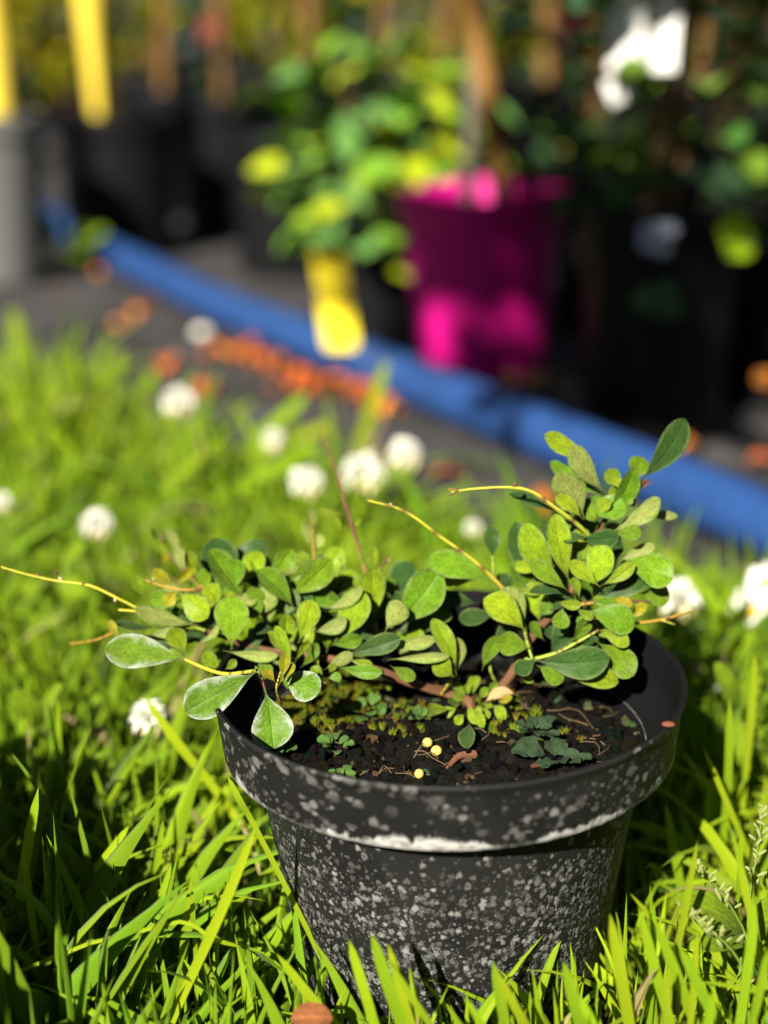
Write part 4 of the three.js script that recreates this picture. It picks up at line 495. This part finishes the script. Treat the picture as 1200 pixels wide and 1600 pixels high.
// right: dark shrubs in black pots with white labels
{
  const [, t1] = potAt(1035, 700, 265, 0.235, nurseryMat, 'big black nursery pot under the shrub with white labels'), [, t2] = potAt(1225, 640, 215, 0.235, nurseryMat, 'black nursery pot next to the labelled shrub, cut by shade'), [, t3] = potAt(925, 520, 150, 0.23, nurseryMat, 'black nursery pot hidden directly behind the magenta pot'), [, t4] = potAt(1120, 480, 170, 0.24, nurseryMat, 'black nursery pot in the second row behind the labelled shrub');
  const cols = [lin(0.05, 0.14, 0.02), DG, lin(0.11, 0.20, 0.015)];
  bush('dark_shrub', 'dark green shrub with the white labels beside the magenta pot', 'shrub', t1, { h: 0.42, rx: 0.15, n: 150, L: 0.062, cols, droop: 0.25, each: true, seed: 21, y0: 0.02 });
  bush('dark_shrub', 'dark green shrub beyond the labelled one, next to the pipe', 'shrub', t2, { h: 0.40, rx: 0.15, n: 140, L: 0.058, cols, droop: 0.25, each: true, seed: 22, y0: 0.02 });
  bush('dark_shrub', 'small dark shrub directly behind the magenta pot', 'shrub', t3, { h: 0.24, rx: 0.10, n: 70, L: 0.05, cols: [DG, MG, lin(0.20, 0.19, 0.02)], each: true, seed: 23, y0: 0.0 });
  bush('dark_shrub', 'dark shrub in the second row behind the labelled shrub', 'shrub', t4, { h: 0.5, rx: 0.17, n: 150, L: 0.06, cols, droop: 0.25, each: true, seed: 24, y0: 0.0 });
  const R = rng(91), white = std(lin(0.6, 0.6, 0.58), 0.5);
  const lab = (cx, cy, w, h, z, rz, ry, label) => { const p = onUpright(cx, cy, z), k = perPx(p), g = new THREE.BoxGeometry(w * k, h * k, 0.001, 4, 6, 1), q = g.attributes.position; for (let i = 0; i < q.count; i++) q.setZ(i, q.getZ(i) + 3 * q.getX(i) ** 2); g.computeVertexNormals(); const m = single('plant_tag', g, white, label, 'label', null, p); m.rotation.set(-0.15, ry, rz); };
  const zt = t1.z + 0.12; lab(978, 52, 64, 108, zt, 0.05, -0.6, 'blank white plastic label hanging high in the dark shrub'); lab(1037, 55, 50, 110, zt - 0.01, -0.06, -0.5, 'second blank white label overlapping the first in the dark shrub'); lab(967, 140, 40, 40, zt, 0.4, -0.4, 'small white label flap hanging below the two large labels');
  const bl = (x, y, z, r, c, name, label) => { const p = onUpright(x, y, z), g = []; for (let i = 0; i < 6; i++) { const a = i * 1.05 + 0.7 * R(), d = V(Math.cos(a), Math.sin(a), 0.5 * (R() - 0.3)).multiplyScalar(0.6 + 0.6 * R()); g.push(leafGeo(d.clone().multiplyScalar(r * 0.1), d.clone().multiplyScalar(r), r * 0.8, V(-0.3, 0.4, 0.9), { rows: 5, cols: [-1, -0.5, 0, 0.5, 1], top: c, under: c, R, thick: 0.0004 })); } single(name, mergeGeometries(g), leafy(0xffffff, 0.3, { vertexColors: true }), label, 'flower', null, p); };
  const zf = t1.z + 0.135; bl(1024, 372, zf, 0.019, lin(0.42, 0.45, 0.55), 'pale_blossom', 'pale bluish blossom on the dark shrub above its black pot'); bl(1150, 370, zf, 0.020, lin(0.30, 0.46, 0.01), 'bright_shoot', 'lime green shoot tip on the dark shrub'); bl(1030, 232, zf - 0.02, 0.011, lin(0.55, 0.38, 0.16), 'tan_blossom', 'tan faded blossom in the dark shrub below the labels'); bl(1030, 470, zf, 0.022, lin(0.07, 0.15, 0.06), 'hanging_shoot', 'grey green shoot hanging before the black pot'); bl(1190, 590, zf, 0.012, lin(0.40, 0.15, 0.03), 'orange_blossom', 'orange brown faded blossom low against the black pots'); bl(890, 40, t3.z - 0.5, 0.03, lin(0.40, 0.03, 0.10), 'pink_blossom', 'dull pink blossom beyond the young tree trunks'); bl(325, 45, onLevel(345, 372, 0).z, 0.02, lin(0.32, 0.07, 0.05), 'red_blossom', 'red and pale blossom on the young tree trunk');
}
// back rows of yellow green shrubs, and dark hedge plants behind them
for (let i = 0; i < 8; i++) bush('golden_shrub', 'yellow green shrub in the sunny row behind the potted trees', 'shrub', [-2.3 + 0.62 * i + 0.12 * hash(i, 1), 0.0, -5.2 - 0.55 * (i % 2) - 0.2 * hash(i, 2)], { h: 0.85 + 0.25 * hash(i, 5), rx: 0.32, n: 460, L: 0.10, cols: i % 3 ? [lin(0.42, 0.36, 0.006), lin(0.28, 0.32, 0.008)] : [lin(0.16, 0.24, 0.012), lin(0.34, 0.33, 0.008)], seed: 200 + i, y0: 0.2, group: 'yellow green shrubs in the back row' });
for (let i = 0; i < 10; i++) bush('hedge_plant', 'dark evergreen hedge plant closing the nursery yard', 'hedge', [-3.2 + 0.7 * i, 0, -7.2 - 0.4 * hash(i, 7)], { h: 2.2, rx: 0.55, n: 700, L: 0.16, cols: [DG, lin(0.05, 0.11, 0.02)], seed: 300 + i, y0: 0.0, group: 'dark hedge plants' });

// ------------------------------------------------------------------ outside the frame: what shades the stock, and a pot added to shade the near lawn
const shadeFrom = (x, z, y) => { const t = y / toSun.y; return [x + toSun.x * t, z + toSun.z * t]; };
function shadeTree(spots, seed, label) {     // a tree whose leaf clumps shade the given places: [x, z on the ground, height of the clump, radius, leaves]
  const R = rng(seed), C = spots.map(([x, z, y, r, n]) => { const [cx, cz] = shadeFrom(x, z, y); return [V(cx, y, cz), r, n]; }), mid = C.reduce((a, [c]) => a.add(c), V()).divideScalar(C.length), g = thing('shade_tree', label, 'tree', [mid.x + 1.2, 0, mid.z]), geo = [], o = V(mid.x + 1.2, 0, mid.z);
  part('trunk', tube([V(0, 0, 0), V(0, 0, 0).lerp(V(-1.2, mid.y, 0), 0.5).add(V(0.15, 0, 0.02)), V(-1.2, mid.y, 0)], 0.035, 0.014, 16, 9, 0.1, seed), barkMat, g);
  for (const [c, r, n] of C) {
    const e = c.clone().sub(o), s = V(-1.0, mid.y * 0.88, 0.01); part('limb', tube([s, s.clone().lerp(e, 0.5).add(V(0, -0.04, 0)), e], 0.012, 0.004, 8, 6), barkMat, g);
    for (let i = 0; i < n; i++) { const d = V(R() * 2 - 1, R() * 2 - 1, R() * 2 - 1); if (d.length() > 1) { i--; continue; } const q = leafShape[i % 3].clone(), m = 0.05 + 0.05 * R(); q.applyMatrix4(new THREE.Matrix4().compose(e.clone().add(V(d.x * r, d.y * r * 0.6, d.z * r)), new THREE.Quaternion().setFromEuler(new THREE.Euler(R() * 6, R() * 6, R() * 6)), V(m, m, m))); geo.push(q); }
  }
  part('crown', mergeGeometries(geo), leafy(MG, 0.35), g);
}
shadeTree([[0.205, -1.87, 2.1, 0.18, 135], [0.31, -1.63, 2.0, 0.14, 130], [0.68, -2.26, 2.2, 0.26, 260], [0.98, -1.95, 2.1, 0.32, 300]], 71, 'small leafy tree shading the magenta pot and dark shrubs');
shadeTree([[0.75, -2.9, 2.4, 0.4, 420], [1.3, -2.8, 2.3, 0.45, 420], [0.35, -3.3, 2.5, 0.3, 250]], 72, 'larger leafy tree shading the black pots behind the pipe');
{  // unseen pot and bush, added to throw shade on the lower left lawn
  const c0 = onLevel(90, 1490), [x, z] = shadeFrom(c0.x - 0.03, c0.z + 0.015, 0.20), p2 = blackPot('black_pot', 'added unseen black plastic pot with a bushy plant that shades the near lawn', [x - 0.02, 0, z]);
  bush('added_shade_bush', 'added unseen rounded green plant in the second black pot that shades the lawn', 'shrub', [x - 0.02, 0.12, z], { h: 0.14, rx: 0.115, n: 220, L: 0.045, cols: [lin(0.08, 0.18, 0.02)], each: true, seed: 401, y0: 0.05 });
  const s = new THREE.CylinderGeometry(0.08, 0.08, 0.01, 40); single('added_pot_compost', s, compost, 'dark compost in the added unseen second black pot on the lawn', 'soil', null, V(x - 0.02, 0.12, z));
}
renderer.render(scene, camera);
